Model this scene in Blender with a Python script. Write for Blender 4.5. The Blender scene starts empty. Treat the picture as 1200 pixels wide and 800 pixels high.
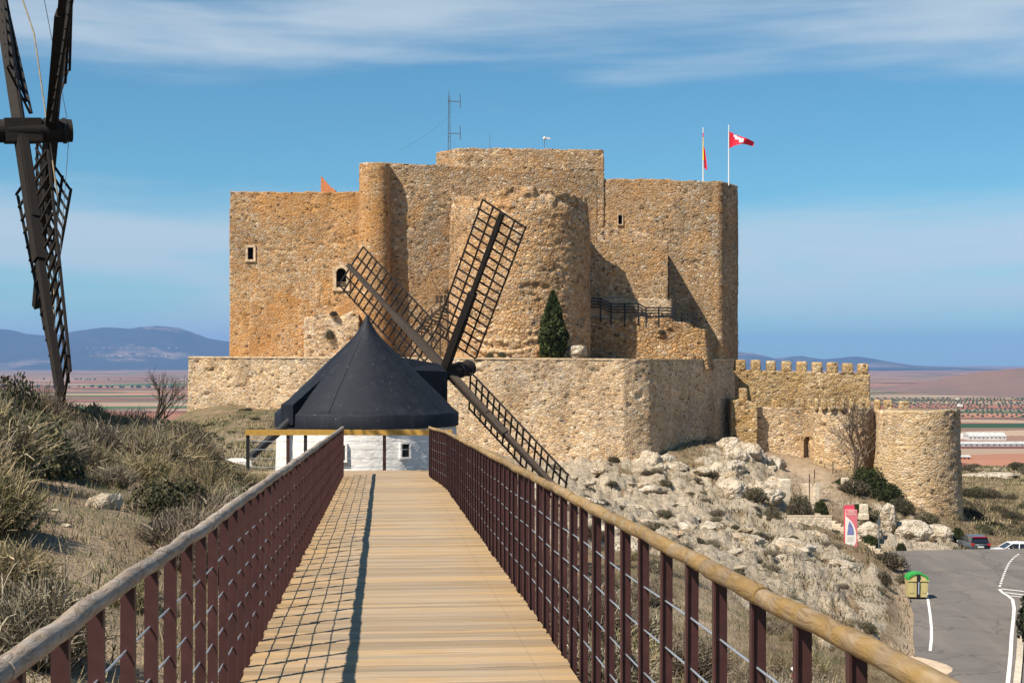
import bpy, bmesh, math, random
import numpy as np
from mathutils import Vector, Matrix

random.seed(7)
rng = np.random.default_rng(11)
SC = bpy.context.scene
COL = SC.collection
R = math.radians

# ------------------------------------------------------------------ camera, sky, sun, exposure
F, HY = 1667.0, 424.0                      # focal length in photo pixels, eye level row of the photograph
cam_d = bpy.data.cameras.new('camera')
cam_d.sensor_width = 36.0
cam_d.lens = 36.0 * F / 1200.0
cam_d.shift_y = (HY - 400.0) / 1200.0
cam_d.clip_start = 0.1
cam_d.clip_end = 120000.0
cam = bpy.data.objects.new('camera', cam_d)
cam.location = (0, 0, 0)
cam.rotation_euler = (R(90), 0, 0)
COL.objects.link(cam)
SC.camera = cam

SUN_EL, SUN_AZ = R(51), R(47)              # azimuth: to the left of straight behind the camera
sun_to = Vector((-math.sin(SUN_AZ) * math.cos(SUN_EL), -math.cos(SUN_AZ) * math.cos(SUN_EL), math.sin(SUN_EL)))
sd = bpy.data.lights.new('sun', 'SUN')
sd.energy = 5.0
sd.angle = R(0.5)
sd.color = (1.0, 0.91, 0.78)
sun = bpy.data.objects.new('sun', sd)
sun.rotation_euler = sun_to.to_track_quat('Z', 'Y').to_euler()
sun.location = sun_to * 60
COL.objects.link(sun)

world = bpy.data.worlds.new('World')
SC.world = world
world.use_nodes = True
SC.view_settings.view_transform = 'Standard'
SC.view_settings.look = 'None'
SC.view_settings.exposure = 0.58
SC.view_settings.gamma = 1.0


def node(nt, kind, ins=None, **props):
    n = nt.nodes.new(kind)
    for k, v in props.items():
        setattr(n, k, v)
    for k, v in (ins or {}).items():
        s = n.inputs[k]
        if isinstance(v, bpy.types.NodeSocket):
            nt.links.new(v, s)
        else:
            s.default_value = v
    return n


def mth(nt, op, a, b=0.0, clamp=False):
    n = node(nt, 'ShaderNodeMath', {0: a, 1: b}, operation=op)
    n.use_clamp = clamp
    return n.outputs[0]


def mapr(nt, v, a, b, c=0.0, d=1.0, smooth=False):
    n = node(nt, 'ShaderNodeMapRange', {'Value': v, 'From Min': a, 'From Max': b, 'To Min': c, 'To Max': d})
    if smooth:
        n.interpolation_type = 'SMOOTHSTEP'
    return n.outputs['Result']


def mixc(nt, fac, a, b, mode='MIX'):
    n = nt.nodes.new('ShaderNodeMix')
    n.data_type = 'RGBA'
    n.blend_type = mode
    n.clamp_factor = True
    for s, v in ((n.inputs[0], fac), (n.inputs[6], a), (n.inputs[7], b)):
        if isinstance(v, bpy.types.NodeSocket):
            nt.links.new(v, s)
        elif isinstance(v, (int, float)):
            s.default_value = v
        else:
            s.default_value = (*v[:3], 1.0)
    return n.outputs[2]


def ramp(nt, fac, stops, interp='LINEAR'):
    n = node(nt, 'ShaderNodeValToRGB', {'Fac': fac})
    cr = n.color_ramp
    cr.interpolation = interp
    while len(cr.elements) < len(stops):
        cr.elements.new(0.5)
    for e, (p, c) in zip(cr.elements, stops):
        e.position = p
        e.color = (*c, 1.0)
    return n.outputs['Color']


# world sky: Nishita with thin cirrus
nt = world.node_tree
bg = nt.nodes['Background']
sky = node(nt, 'ShaderNodeTexSky', sky_type='NISHITA', sun_disc=False, sun_elevation=SUN_EL,
           sun_rotation=math.pi + SUN_AZ, altitude=800.0, air_density=1.0, dust_density=0.3, ozone_density=2.6)
tc = node(nt, 'ShaderNodeTexCoord')
sx = node(nt, 'ShaderNodeSeparateXYZ', {0: tc.outputs['Generated']})
el = mth(nt, 'ARCSINE', sx.outputs['Z'])
az = mth(nt, 'ARCTAN2', sx.outputs['X'], sx.outputs['Y'])
cv = node(nt, 'ShaderNodeCombineXYZ', {0: mth(nt, 'MULTIPLY', az, 2.2), 1: mth(nt, 'MULTIPLY', el, 13.0), 2: 3.7})
n1 = node(nt, 'ShaderNodeTexNoise', {'Vector': cv.outputs[0], 'Scale': 1.3, 'Detail': 9.0, 'Roughness': 0.52, 'Distortion': 0.5})
cv2 = node(nt, 'ShaderNodeCombineXYZ', {0: mth(nt, 'MULTIPLY', az, 5.0), 1: mth(nt, 'MULTIPLY', el, 60.0), 2: 1.1})
n2 = node(nt, 'ShaderNodeTexNoise', {'Vector': cv2.outputs[0], 'Scale': 1.6, 'Detail': 8.0, 'Roughness': 0.6})
hi = mth(nt, 'MULTIPLY', mapr(nt, el, 0.165, 0.225, 0.0, 0.29, True), mapr(nt, el, 0.50, 0.30, 0.0, 1.0, True))          # veil of high cloud further up
lo = mth(nt, 'MULTIPLY', mapr(nt, el, 0.15, 0.07, 0.0, 1.0, True), 0.34)
cl = mth(nt, 'ADD', mth(nt, 'ADD', mth(nt, 'MULTIPLY', n1.outputs['Fac'], 1.05), mth(nt, 'MULTIPLY', n2.outputs['Fac'], 0.22)), mth(nt, 'ADD', hi, lo))
cl = mapr(nt, cl, 0.70, 1.12, 0.0, 0.72, True)
tint = mixc(nt, 1.0, sky.outputs[0], (0.585, 1.06, 1.13), 'MULTIPLY')
skyc = mixc(nt, cl, tint, (6.6, 7.5, 8.2))
nt.links.new(skyc, bg.inputs['Color'])
bg.inputs['Strength'].default_value = 0.065

# ------------------------------------------------------------------ numpy noise
def _h(ix, iy, iz, seed):
    with np.errstate(over='ignore'):
        h = (ix.astype(np.int64) * 374761393 + iy.astype(np.int64) * 668265263 + iz.astype(np.int64) * 2147483647 + seed * 144269504) & 0xffffffff
        h = ((h ^ (h >> 13)) * 1274126177) & 0xffffffff
        h = ((h ^ (h >> 16)) * 2246822519) & 0xffffffff
        return ((h ^ (h >> 15)) & 0xffffff) / float(0x1000000)


def vn(x, y, z=0.0, seed=0):
    x, y, z = np.broadcast_arrays(np.asarray(x, float), np.asarray(y, float), np.asarray(z, float))
    ix, iy, iz = np.floor(x), np.floor(y), np.floor(z)
    fx, fy, fz = x - ix, y - iy, z - iz
    fx, fy, fz = [f * f * (3 - 2 * f) for f in (fx, fy, fz)]
    out = 0
    for dx in (0, 1):
        for dy in (0, 1):
            for dz in (0, 1):
                w = (fx if dx else 1 - fx) * (fy if dy else 1 - fy) * (fz if dz else 1 - fz)
                out = out + w * _h(ix + dx, iy + dy, iz + dz, seed)
    return out


def fbm(x, y, z=0.0, seed=0, oct=4, gain=0.5):
    a, s, t = 1.0, 0.0, 0.0
    x, y, z = np.asarray(x, float), np.asarray(y, float), np.asarray(z, float)
    for k in range(oct):
        s = s + a * vn(x, y, z, seed + k * 17)
        t += a
        a *= gain
        x, y, z = x * 2.03 + 11.3, y * 2.03 + 5.7, z * 2.03 + 3.1
    return s / t


def worley(x, y, seed=0):
    ix, iy = np.floor(x), np.floor(y)
    f1 = np.full(np.shape(x), 9.0)
    f2 = np.full(np.shape(x), 9.0)
    idv = np.zeros(np.shape(x))
    z = np.zeros(np.shape(x))
    for dx in (-1, 0, 1):
        for dy in (-1, 0, 1):
            cx, cy = ix + dx, iy + dy
            px = cx + _h(cx, cy, z, seed)
            py = cy + _h(cx, cy, z, seed + 5)
            d = np.hypot(x - px, y - py)
            c = _h(cx, cy, z, seed + 9)
            m = d < f1
            f2 = np.where(m, f1, np.minimum(f2, d))
            idv = np.where(m, c, idv)
            f1 = np.where(m, d, f1)
    return f1, f2, idv


# ------------------------------------------------------------------ object helpers
def tag(o, label=None, cat=None, group=None, kind=None):
    if label: o['label'] = label
    if cat: o['category'] = cat
    if group: o['group'] = group
    if kind: o['kind'] = kind
    return o


def link(name, me, mat=None, parent=None, loc=None):
    if mat is not None and not me.materials:
        me.materials.append(mat)
    o = bpy.data.objects.new(name, me)
    COL.objects.link(o)
    if parent is not None: o.parent = parent
    if loc is not None: o.location = loc
    return o


def thing(name, label, cat, loc=(0, 0, 0), rz=0.0, group=None):
    o = bpy.data.objects.new(name, None)
    COL.objects.link(o)
    o.location = loc
    o.rotation_euler = (0, 0, rz)
    o.empty_display_size = 0.3
    return tag(o, label, cat, group)


def dup(o, parent=None, loc=None, rz=None, scale=None, label=None):
    kids = [c for c in o.children]
    c = o.copy()
    COL.objects.link(c)
    if parent is not None: c.parent = parent
    if loc is not None: c.location = loc
    if rz is not None: c.rotation_euler = (0, 0, rz)
    if scale is not None: c.scale = scale
    if label: c['label'] = label
    for k in kids: dup(k, c)
    return c


class MB:
    def __init__(self):
        self.v, self.f, self.sm = [], [], []

    def add(self, vs, fs, smooth=False):
        b = len(self.v)
        self.v += [tuple(p) for p in vs]
        self.f += [tuple(i + b for i in f) for f in fs]
        self.sm += [smooth] * len(fs)
        return self

    def box(self, c, s, rot=None, taper=1.0):
        vs = []
        for z in (-.5, .5):
            k = 1.0 if z < 0 else taper
            for x, y in ((-.5, -.5), (.5, -.5), (.5, .5), (-.5, .5)):
                p = Vector((x * s[0] * k, y * s[1] * k, z * s[2]))
                if rot is not None: p = rot @ p
                vs.append(p + Vector(c))
        return self.add(vs, [(3, 2, 1, 0), (4, 5, 6, 7), (0, 1, 5, 4), (1, 2, 6, 5), (2, 3, 7, 6), (3, 0, 4, 7)])

    def bar(self, p, q, w, h, up=(0, 0, 1)):
        p, q = Vector(p), Vector(q)
        d = q - p
        L = d.length
        d.normalize()
        u = Vector(up)
        if abs(d.dot(u)) > .98: u = Vector((0, 1, 0))
        s = d.cross(u).normalized()
        u = s.cross(d)
        m = Matrix((s, d, u)).transposed()
        return self.box((p + q) / 2, (w, L, h), m)

    def tube(self, pts, rad, n=8, caps=True, smooth=True):
        pts = [Vector(p) for p in pts]
        if not isinstance(rad, (list, tuple, np.ndarray)): rad = [rad] * len(pts)
        vs, fs = [], []
        prev = None
        for i, p in enumerate(pts):
            a = pts[max(0, i - 1)]
            b = pts[min(len(pts) - 1, i + 1)]
            d = (b - a).normalized()
            if prev is None:
                u = Vector((0, 0, 1)) if abs(d.z) < .9 else Vector((1, 0, 0))
                u = (u - d * u.dot(d)).normalized()
            else:
                u = (prev - d * prev.dot(d)).normalized()
            prev = u
            w = d.cross(u)
            for k in range(n):
                t = 2 * math.pi * k / n
                vs.append(p + (u * math.cos(t) + w * math.sin(t)) * rad[i])
        for i in range(len(pts) - 1):
            for k in range(n):
                a, b = i * n + k, i * n + (k + 1) % n
                fs.append((a, b, b + n, a + n))
        self.add(vs, fs, smooth)
        if caps:
            m = len(pts) - 1
            self.add(vs[:n], [tuple(reversed(range(n)))])
            self.add(vs[m * n:], [tuple(range(n))])
        return self

    def lathe(self, prof, n=32, c=(0, 0, 0), smooth=True):
        vs, fs = [], []
        for r, z in prof:
            for k in range(n):
                t = 2 * math.pi * k / n
                vs.append((c[0] + r * math.cos(t), c[1] + r * math.sin(t), c[2] + z))
        for i in range(len(prof) - 1):
            for k in range(n):
                a, b = i * n + k, i * n + (k + 1) % n
                fs.append((a, b, b + n, a + n))
        return self.add(vs, fs, smooth)

    def mesh(self, name, mat=None):
        me = bpy.data.meshes.new(name)
        me.from_pydata(self.v, [], self.f)
        me.polygons.foreach_set('use_smooth', self.sm)
        if mat is not None: me.materials.append(mat)
        me.update()
        return me

    def build(self, name, mat, parent=None, loc=None, sub=None):
        if sub is not None:
            self.v = [(a - sub[0], b - sub[1], c - sub[2]) for a, b, c in self.v]
        return link(name, self.mesh(name, mat), None, parent, loc)


def np_mesh(name, v, f, mat=None, smooth=False, col=None):
    me = bpy.data.meshes.new(name)
    v = np.ascontiguousarray(v, dtype=np.float32)
    f = np.ascontiguousarray(f, dtype=np.int32)
    m, k = f.shape
    me.vertices.add(len(v))
    me.vertices.foreach_set('co', v.ravel())
    me.loops.add(m * k)
    me.loops.foreach_set('vertex_index', f.ravel())
    me.polygons.add(m)
    me.polygons.foreach_set('loop_start', np.arange(m, dtype=np.int32) * k)
    me.polygons.foreach_set('loop_total', np.full(m, k, dtype=np.int32))
    if smooth: me.polygons.foreach_set('use_smooth', np.ones(m, dtype=bool))
    if col is not None:
        a = me.color_attributes.new('tone', 'FLOAT_COLOR', 'POINT')
        c = np.ones((len(v), 4), dtype=np.float32)
        c[:, :3] = col
        a.data.foreach_set('color', c.ravel())
    if mat is not None: me.materials.append(mat)
    me.update(calc_edges=True)
    me.validate()
    return me


def P(px, py, d):
    return Vector(((px - 600.0) / F * d, d, (HY - py) / F * d))


# ------------------------------------------------------------------ materials
def mat_new(name, rough=0.85, color=None):
    m = bpy.data.materials.new(name)
    m.use_nodes = True
    b = m.node_tree.nodes['Principled BSDF']
    b.inputs['Roughness'].default_value = rough
    b.inputs['Specular IOR Level'].default_value = 0.3
    if color: b.inputs['Base Color'].default_value = (*color, 1)
    return m, m.node_tree, b


def bump(nt, b, h, dist=0.03, strength=0.8):
    n = node(nt, 'ShaderNodeBump', {'Height': h, 'Distance': dist, 'Strength': strength})
    nt.links.new(n.outputs[0], b.inputs['Normal'])


def masonry_mat(name, tones, mortar, patch, scale=2.3, zs=1.45, patch_amt=0.5, mortar_w=0.10, bd=0.10, patch_s=0.13):
    m, nt, b = mat_new(name, 0.95)
    g = node(nt, 'ShaderNodeNewGeometry')
    wob = node(nt, 'ShaderNodeTexNoise', {'Vector': g.outputs['Position'], 'Scale': 1.7, 'Detail': 2.0})
    wv = node(nt, 'ShaderNodeVectorMath', {0: wob.outputs['Color'], 1: (0.30, 0.30, 0.30)}, operation='MULTIPLY')
    pv = node(nt, 'ShaderNodeVectorMath', {0: g.outputs['Position'], 1: wv.outputs[0]}, operation='ADD')
    mp = node(nt, 'ShaderNodeMapping', {'Vector': pv.outputs[0], 'Scale': (scale, scale, scale * zs)})
    v1 = node(nt, 'ShaderNodeTexVoronoi', {'Vector': mp.outputs[0], 'Scale': 1.0, 'Randomness': 1.0})
    v2 = node(nt, 'ShaderNodeTexVoronoi', {'Vector': mp.outputs[0], 'Scale': 1.0, 'Randomness': 1.0}, feature='DISTANCE_TO_EDGE')
    rnd = node(nt, 'ShaderNodeSeparateColor', {0: v1.outputs['Color']})
    tone = ramp(nt, rnd.outputs[0], tones)
    val = mapr(nt, rnd.outputs[1], 0, 1, 0.70, 1.32)
    hsv = node(nt, 'ShaderNodeHueSaturation', {'Color': tone, 'Value': val})
    big = node(nt, 'ShaderNodeTexNoise', {'Vector': g.outputs['Position'], 'Scale': patch_s, 'Detail': 6.0, 'Roughness': 0.62})
    pm = mapr(nt, big.outputs['Fac'], 0.46, 0.62, 0, patch_amt, True)
    big3 = node(nt, 'ShaderNodeTexNoise', {'Vector': node(nt, 'ShaderNodeMapping', {'Vector': g.outputs['Position'], 'Location': (31, 7, 3)}).outputs[0], 'Scale': patch_s * 0.8, 'Detail': 5.0, 'Roughness': 0.6, 'Distortion': 0.8})
    drift = ramp(nt, big3.outputs['Fac'], [(0.34, (0.70, 0.68, 0.68)), (0.46, (0.95, 0.93, 0.90)), (0.54, (1.08, 1.0, 0.90)), (0.64, (1.22, 1.18, 1.12))])
    hs2 = mixc(nt, 1.0, hsv.outputs[0], drift, 'MULTIPLY')
    c = mixc(nt, pm, hs2, mixc(nt, 0.55, hs2, patch))
    big2 = node(nt, 'ShaderNodeTexNoise', {'Vector': g.outputs['Position'], 'Scale': patch_s * 1.7, 'Detail': 7.0, 'Roughness': 0.7, 'Distortion': 0.6})
    mort = mixc(nt, mapr(nt, big2.outputs['Fac'], 0.4, 0.6), mortar, patch)
    edge = mapr(nt, v2.outputs['Distance'], mortar_w * 0.3, mortar_w, 1.0, 0.0)
    c = mixc(nt, mth(nt, 'MULTIPLY', edge, 0.75), c, mort)
    smear = mapr(nt, big2.outputs['Fac'], 0.52, 0.62, 0, 0.85, True)       # render left on the face
    c = mixc(nt, smear, c, mixc(nt, 0.5, mort, c))
    fine = node(nt, 'ShaderNodeTexNoise', {'Vector': g.outputs['Position'], 'Scale': 7.0, 'Detail': 6.0, 'Roughness': 0.75})
    c = mixc(nt, 1.0, c, ramp(nt, fine.outputs['Fac'], [(0.30, (0.58, 0.54, 0.51)), (0.50, (1, 1, 1)), (0.75, (1.25, 1.22, 1.15))]), 'MULTIPLY')
    hole_dark = mth(nt, 'MULTIPLY', mapr(nt, rnd.outputs[2], 0.93, 0.95), mapr(nt, v2.outputs['Distance'], 0.04, 0.12))
    c = mixc(nt, mth(nt, 'MULTIPLY', hole_dark, 0.8), c, (0.06, 0.04, 0.025))  # dark of the missing stones' holes is painted in, not carved
    stain = node(nt, 'ShaderNodeTexNoise', {'Vector': node(nt, 'ShaderNodeMapping', {'Vector': g.outputs['Position'], 'Scale': (0.5, 0.5, 0.10)}).outputs[0], 'Scale': 1.0, 'Detail': 5.0, 'Roughness': 0.6})
    c = mixc(nt, 1.0, c, ramp(nt, stain.outputs['Fac'], [(0.3, (0.74, 0.70, 0.66)), (0.5, (1, 1, 1)), (0.75, (1.10, 1.08, 1.05))]), 'MULTIPLY')
    nt.links.new(c, b.inputs['Base Color'])
    hgt = mth(nt, 'ADD', mapr(nt, v2.outputs['Distance'], 0.0, 0.25, 0, 1), mth(nt, 'MULTIPLY', fine.outputs['Fac'], 0.8))
    hgt = mth(nt, 'ADD', hgt, mth(nt, 'MULTIPLY', rnd.outputs[2], 0.7))
    bump(nt, b, hgt, bd, 1.0)
    return m


T_OR = [(0.0, (0.296, 0.169, 0.078)), (0.25, (0.449, 0.275, 0.131)), (0.5, (0.385, 0.249, 0.131)), (0.7, (0.521, 0.365, 0.201)), (0.86, (0.357, 0.304, 0.249)), (1.0, (0.573, 0.455, 0.318))]
T_PALE = [(0.0, (0.412, 0.276, 0.157)), (0.3, (0.519, 0.374, 0.229)), (0.6, (0.591, 0.455, 0.301)), (0.85, (0.483, 0.410, 0.337)), (1.0, (0.662, 0.562, 0.426))]
T_YEL = [(0.0, (0.332, 0.214, 0.100)), (0.3, (0.466, 0.331, 0.167)), (0.6, (0.412, 0.321, 0.203)), (0.85, (0.538, 0.428, 0.273)), (1.0, (0.590, 0.516, 0.408))]
M_castle = masonry_mat('castle_rubble', T_OR, (0.502, 0.375, 0.239), (0.536, 0.265, 0.084), 3.3, 1.45, 1.3, bd=.045)
T_GREY = [(0.0, (0.259, 0.168, 0.092)), (0.25, (0.392, 0.268, 0.150)), (0.5, (0.326, 0.245, 0.164)), (0.7, (0.479, 0.355, 0.222)), (0.85, (0.327, 0.303, 0.270)), (1.0, (0.556, 0.470, 0.356))]
M_keep = masonry_mat('keep_rubble', T_GREY, (0.421, 0.317, 0.198), (0.469, 0.259, 0.103), 3.1, 1.45, 0.8, bd=.06, patch_s=0.17)
M_round = masonry_mat('round_tower_rubble', T_OR, (0.555, 0.423, 0.289), (0.498, 0.288, 0.136), 2.7, 1.3, 0.6, bd=.08, patch_s=0.2)
M_turret = masonry_mat('turret_rubble', T_OR, (0.449, 0.294, 0.158), (0.486, 0.241, 0.077), 3.6, 1.45, 1.2, bd=.04)
M_bast = masonry_mat('bastion_rubble', T_PALE, (0.579, 0.477, 0.350), (0.539, 0.377, 0.223), 3.2, 1.6, 0.45, bd=.045)
M_barb = masonry_mat('barbican_rubble', T_YEL, (0.492, 0.381, 0.228), (0.445, 0.269, 0.094), 2.7, 1.4, 0.9, bd=.055)
M_barb2 = masonry_mat('barbican_pale_rubble', T_PALE, (0.607, 0.492, 0.346), (0.496, 0.342, 0.170), 2.7, 1.4, 0.7, bd=.055)
M_ruin = masonry_mat('ruin_rubble', T_OR, (0.330, 0.232, 0.142), (0.401, 0.239, 0.096), 2.3, 1.3, 0.6, 0.14, 0.12)


def simple(name, color, rough=0.8, nscale=6.0, amt=0.35, bdist=0.0, obj=True, stretch=(1, 1, 1), metallic=0.0):
    m, nt, b = mat_new(name, rough)
    tcn = node(nt, 'ShaderNodeTexCoord')
    mp = node(nt, 'ShaderNodeMapping', {'Vector': tcn.outputs['Object'], 'Scale': stretch})
    n = node(nt, 'ShaderNodeTexNoise', {'Vector': mp.outputs[0], 'Scale': nscale, 'Detail': 6.0, 'Roughness': 0.65})
    oi = node(nt, 'ShaderNodeObjectInfo')
    lo_ = tuple(c * (1 - amt) for c in color)
    hi_ = tuple(min(1, c * (1 + amt * 0.7)) for c in color)
    c = ramp(nt, n.outputs['Fac'], [(0.3, lo_), (0.7, hi_)])
    hsv = node(nt, 'ShaderNodeHueSaturation', {'Color': c, 'Value': mapr(nt, oi.outputs['Random'], 0, 1, 1 - amt * 0.3, 1 + amt * 0.3)})
    nt.links.new(hsv.outputs[0], b.inputs['Base Color'])
    b.inputs['Metallic'].default_value = metallic
    if bdist: bump(nt, b, n.outputs['Fac'], bdist, 0.8)
    return m


def plank_mat(name, c_lo, c_hi, warm):
    m, nt, b = mat_new(name, 0.75)
    tcn = node(nt, 'ShaderNodeTexCoord')
    oi = node(nt, 'ShaderNodeObjectInfo')
    off = node(nt, 'ShaderNodeCombineXYZ', {0: mth(nt, 'MULTIPLY', oi.outputs['Random'], 37.0), 1: mth(nt, 'MULTIPLY', oi.outputs['Random'], 91.0)})
    v = node(nt, 'ShaderNodeVectorMath', {0: tcn.outputs['Object'], 1: off.outputs[0]}, operation='ADD')
    mp = node(nt, 'ShaderNodeMapping', {'Vector': v.outputs[0], 'Scale': (0.8, 60.0, 30.0)})
    n = node(nt, 'ShaderNodeTexNoise', {'Vector': mp.outputs[0], 'Scale': 1.0, 'Detail': 6.0, 'Roughness': 0.6, 'Distortion': 0.4})
    mp2 = node(nt, 'ShaderNodeMapping', {'Vector': v.outputs[0], 'Scale': (0.9, 1.5, 1.0)})
    n2 = node(nt, 'ShaderNodeTexNoise', {'Vector': mp2.outputs[0], 'Scale': 1.5, 'Detail': 3.0})
    c = ramp(nt, n.outputs['Fac'], [(0.28, c_lo), (0.72, c_hi)])
    wm = mth(nt, 'ADD', mapr(nt, n2.outputs['Fac'], 0.42, 0.65, 0, 0.55), mapr(nt, oi.outputs['Random'], 0.6, 1.0, 0, 0.45))
    sp = node(nt, 'ShaderNodeSeparateXYZ', {0: tcn.outputs['Object']})
    edge = mapr(nt, mth(nt, 'ABSOLUTE', sp.outputs[0]), 0.45, 0.95, 0, 0.55)   # less walked, less bleached
    c = mixc(nt, mth(nt, 'ADD', wm, edge, True), c, mixc(nt, 0.7, c, warm))
    hsv = node(nt, 'ShaderNodeHueSaturation', {'Color': c, 'Value': mapr(nt, oi.outputs['Random'], 0, 1, 0.70, 1.14)})
    spot = node(nt, 'ShaderNodeTexNoise', {'Vector': v.outputs[0], 'Scale': 60.0, 'Detail': 2.0})
    c2 = mixc(nt, mapr(nt, spot.outputs['Fac'], 0.68, 0.75, 0, 0.5), hsv.outputs[0], (0.2, 0.13, 0.06))
    ex = mth(nt, 'SUBTRACT', mth(nt, 'ABSOLUTE', sp.outputs[0]), 0.78)
    ey = mth(nt, 'SUBTRACT', mth(nt, 'ABSOLUTE', sp.outputs[1]), 0.024)
    rr = mth(nt, 'SQRT', mth(nt, 'ADD', mth(nt, 'MULTIPLY', ex, ex), mth(nt, 'MULTIPLY', ey, ey)))
    c2 = mixc(nt, mapr(nt, rr, 0.004, 0.0065, 0.85, 0.0), c2, (0.05, 0.04, 0.035))
    nt.links.new(c2, b.inputs['Base Color'])
    bump(nt, b, n.outputs['Fac'], 0.006, 0.9)
    return m


M_plank = plank_mat('deck_wood', (0.299, 0.221, 0.144), (0.450, 0.355, 0.252), (0.381, 0.230, 0.088))


def log_mat(name, lo_, hi_, warm, wa):
    m, nt, b = mat_new(name, 0.68)
    tcn = node(nt, 'ShaderNodeTexCoord')
    oi = node(nt, 'ShaderNodeObjectInfo')
    off = node(nt, 'ShaderNodeCombineXYZ', {0: mth(nt, 'MULTIPLY', oi.outputs['Random'], 53.0), 1: mth(nt, 'MULTIPLY', oi.outputs['Random'], 29.0)})
    v = node(nt, 'ShaderNodeVectorMath', {0: tcn.outputs['Object'], 1: off.outputs[0]}, operation='ADD')
    mp = node(nt, 'ShaderNodeMapping', {'Vector': v.outputs[0], 'Scale': (4.0, 26.0, 26.0), 'Rotation': (0, 0, 0.25)})
    n = node(nt, 'ShaderNodeTexNoise', {'Vector': mp.outputs[0], 'Scale': 1.0, 'Detail': 7.0, 'Roughness': 0.68, 'Distortion': 1.6})
    n2 = node(nt, 'ShaderNodeTexNoise', {'Vector': v.outputs[0], 'Scale': 7.0, 'Detail': 3.0})
    c = ramp(nt, n.outputs['Fac'], [(0.32, lo_), (0.48, tuple((a + b_) / 2 for a, b_ in zip(lo_, hi_))), (0.66, hi_)])
    c = mixc(nt, mapr(nt, n2.outputs['Fac'], 0.40, 0.60, 0.05, wa), c, warm)
    crack = mapr(nt, mth(nt, 'ABSOLUTE', mth(nt, 'SUBTRACT', n.outputs['Fac'], 0.42)), 0.0, 0.018, 0.75, 0.0)
    c = mixc(nt, crack, c, (0.12, 0.07, 0.03))
    hsv = node(nt, 'ShaderNodeHueSaturation', {'Color': c, 'Value': mapr(nt, oi.outputs['Random'], 0, 1, 0.82, 1.12)})
    nt.links.new(hsv.outputs[0], b.inputs['Base Color'])
    bump(nt, b, n.outputs['Fac'], 0.010, 1.0)
    return m


M_log_g = log_mat('weathered_log', (0.181, 0.149, 0.122), (0.442, 0.381, 0.326), (0.343, 0.243, 0.150), 0.55)
M_log_y = log_mat('yellow_log', (0.200, 0.123, 0.055), (0.365, 0.272, 0.170), (0.315, 0.191, 0.055), 0.8)
M_post = simple('maroon_paint', (0.064, 0.026, 0.024), 0.5, 14.0, 0.22, 0.0005)
M_cable = simple('steel_cable', (0.50, 0.56, 0.62), 0.35, 90.0, 0.25, metallic=0.6)
M_dark = simple('dark_timber', (0.020, 0.015, 0.012), 0.8, 9.0, 0.55, 0.01, stretch=(1, 1, 6))
M_dark2 = simple('lit_tone_timber', (0.062, 0.046, 0.036), 0.8, 9.0, 0.6, 0.01, stretch=(1, 6, 1))  # browner copy of the dark timber, sunlit tone held in its colour
M_brick = simple('brick_orange', (0.50, 0.20, 0.09), 0.9, 5.0, 0.4, 0.02)
M_rope = simple('rope', (0.35, 0.28, 0.18), 0.9)
M_black = simple('black_iron', (0.018, 0.018, 0.020), 0.55, 8.0, 0.3)
M_void = simple('dark_interior', (0.012, 0.011, 0.010), 0.95)
M_jamb = simple('pale_dressed_stone', (0.56, 0.42, 0.27), 0.95, 3.0, 0.5, 0.05)
M_scaf = simple('old_brown_timber', (0.065, 0.043, 0.028), 0.85, 8.0, 0.5, 0.01)


def roof_mat():
    m, nt, b = mat_new('black_roof_felt', 0.5)
    g = node(nt, 'ShaderNodeTexCoord')
    n = node(nt, 'ShaderNodeTexNoise', {'Vector': g.outputs['Object'], 'Scale': 3.0, 'Detail': 7.0, 'Roughness': 0.7})
    sp = node(nt, 'ShaderNodeTexNoise', {'Vector': g.outputs['Object'], 'Scale': 13.0, 'Detail': 2.0})
    c = ramp(nt, n.outputs['Fac'], [(0.3, (0.0055, 0.0075, 0.013)), (0.7, (0.012, 0.015, 0.023))])
    c = mixc(nt, mapr(nt, sp.outputs['Fac'], 0.735, 0.76, 0, 0.6), c, (0.35, 0.36, 0.36))
    st = node(nt, 'ShaderNodeTexNoise', {'Vector': node(nt, 'ShaderNodeMapping', {'Vector': g.outputs['Object'], 'Scale': (5, 5, 0.6)}).outputs[0], 'Scale': 1.0, 'Detail': 5.0})
    c = mixc(nt, mapr(nt, st.outputs['Fac'], 0.55, 0.75, 0, 0.25), c, (0.055, 0.056, 0.060))
    nt.links.new(c, b.inputs['Base Color'])
    nt.links.new(mapr(nt, n.outputs['Fac'], 0.3, 0.7, 0.58, 0.76), b.inputs['Roughness'])
    bump(nt, b, mth(nt, 'ADD', n.outputs['Fac'], st.outputs['Fac']), 0.016, 0.5)
    return m


M_roof = roof_mat()


def white_mat():
    m, nt, b = mat_new('whitewash', 0.9)
    g = node(nt, 'ShaderNodeTexCoord')
    mp = node(nt, 'ShaderNodeMapping', {'Vector': g.outputs['Object'], 'Scale': (3.2, 3.2, 5.5)})
    v = node(nt, 'ShaderNodeTexVoronoi', {'Vector': mp.outputs[0], 'Scale': 1.0}, feature='DISTANCE_TO_EDGE')
    n = node(nt, 'ShaderNodeTexNoise', {'Vector': g.outputs['Object'], 'Scale': 4.0, 'Detail': 6.0, 'Roughness': 0.65})
    c = ramp(nt, n.outputs['Fac'], [(0.3, (0.62, 0.57, 0.51)), (0.5, (0.80, 0.77, 0.73)), (0.8, (0.86, 0.84, 0.81))])
    nt.links.new(c, b.inputs['Base Color'])
    bump(nt, b, mth(nt, 'ADD', mth(nt, 'MULTIPLY', mapr(nt, v.outputs['Distance'], 0, 0.2), 0.4), n.outputs['Fac']), 0.02, 0.6)
    return m


M_white = white_mat()


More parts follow.
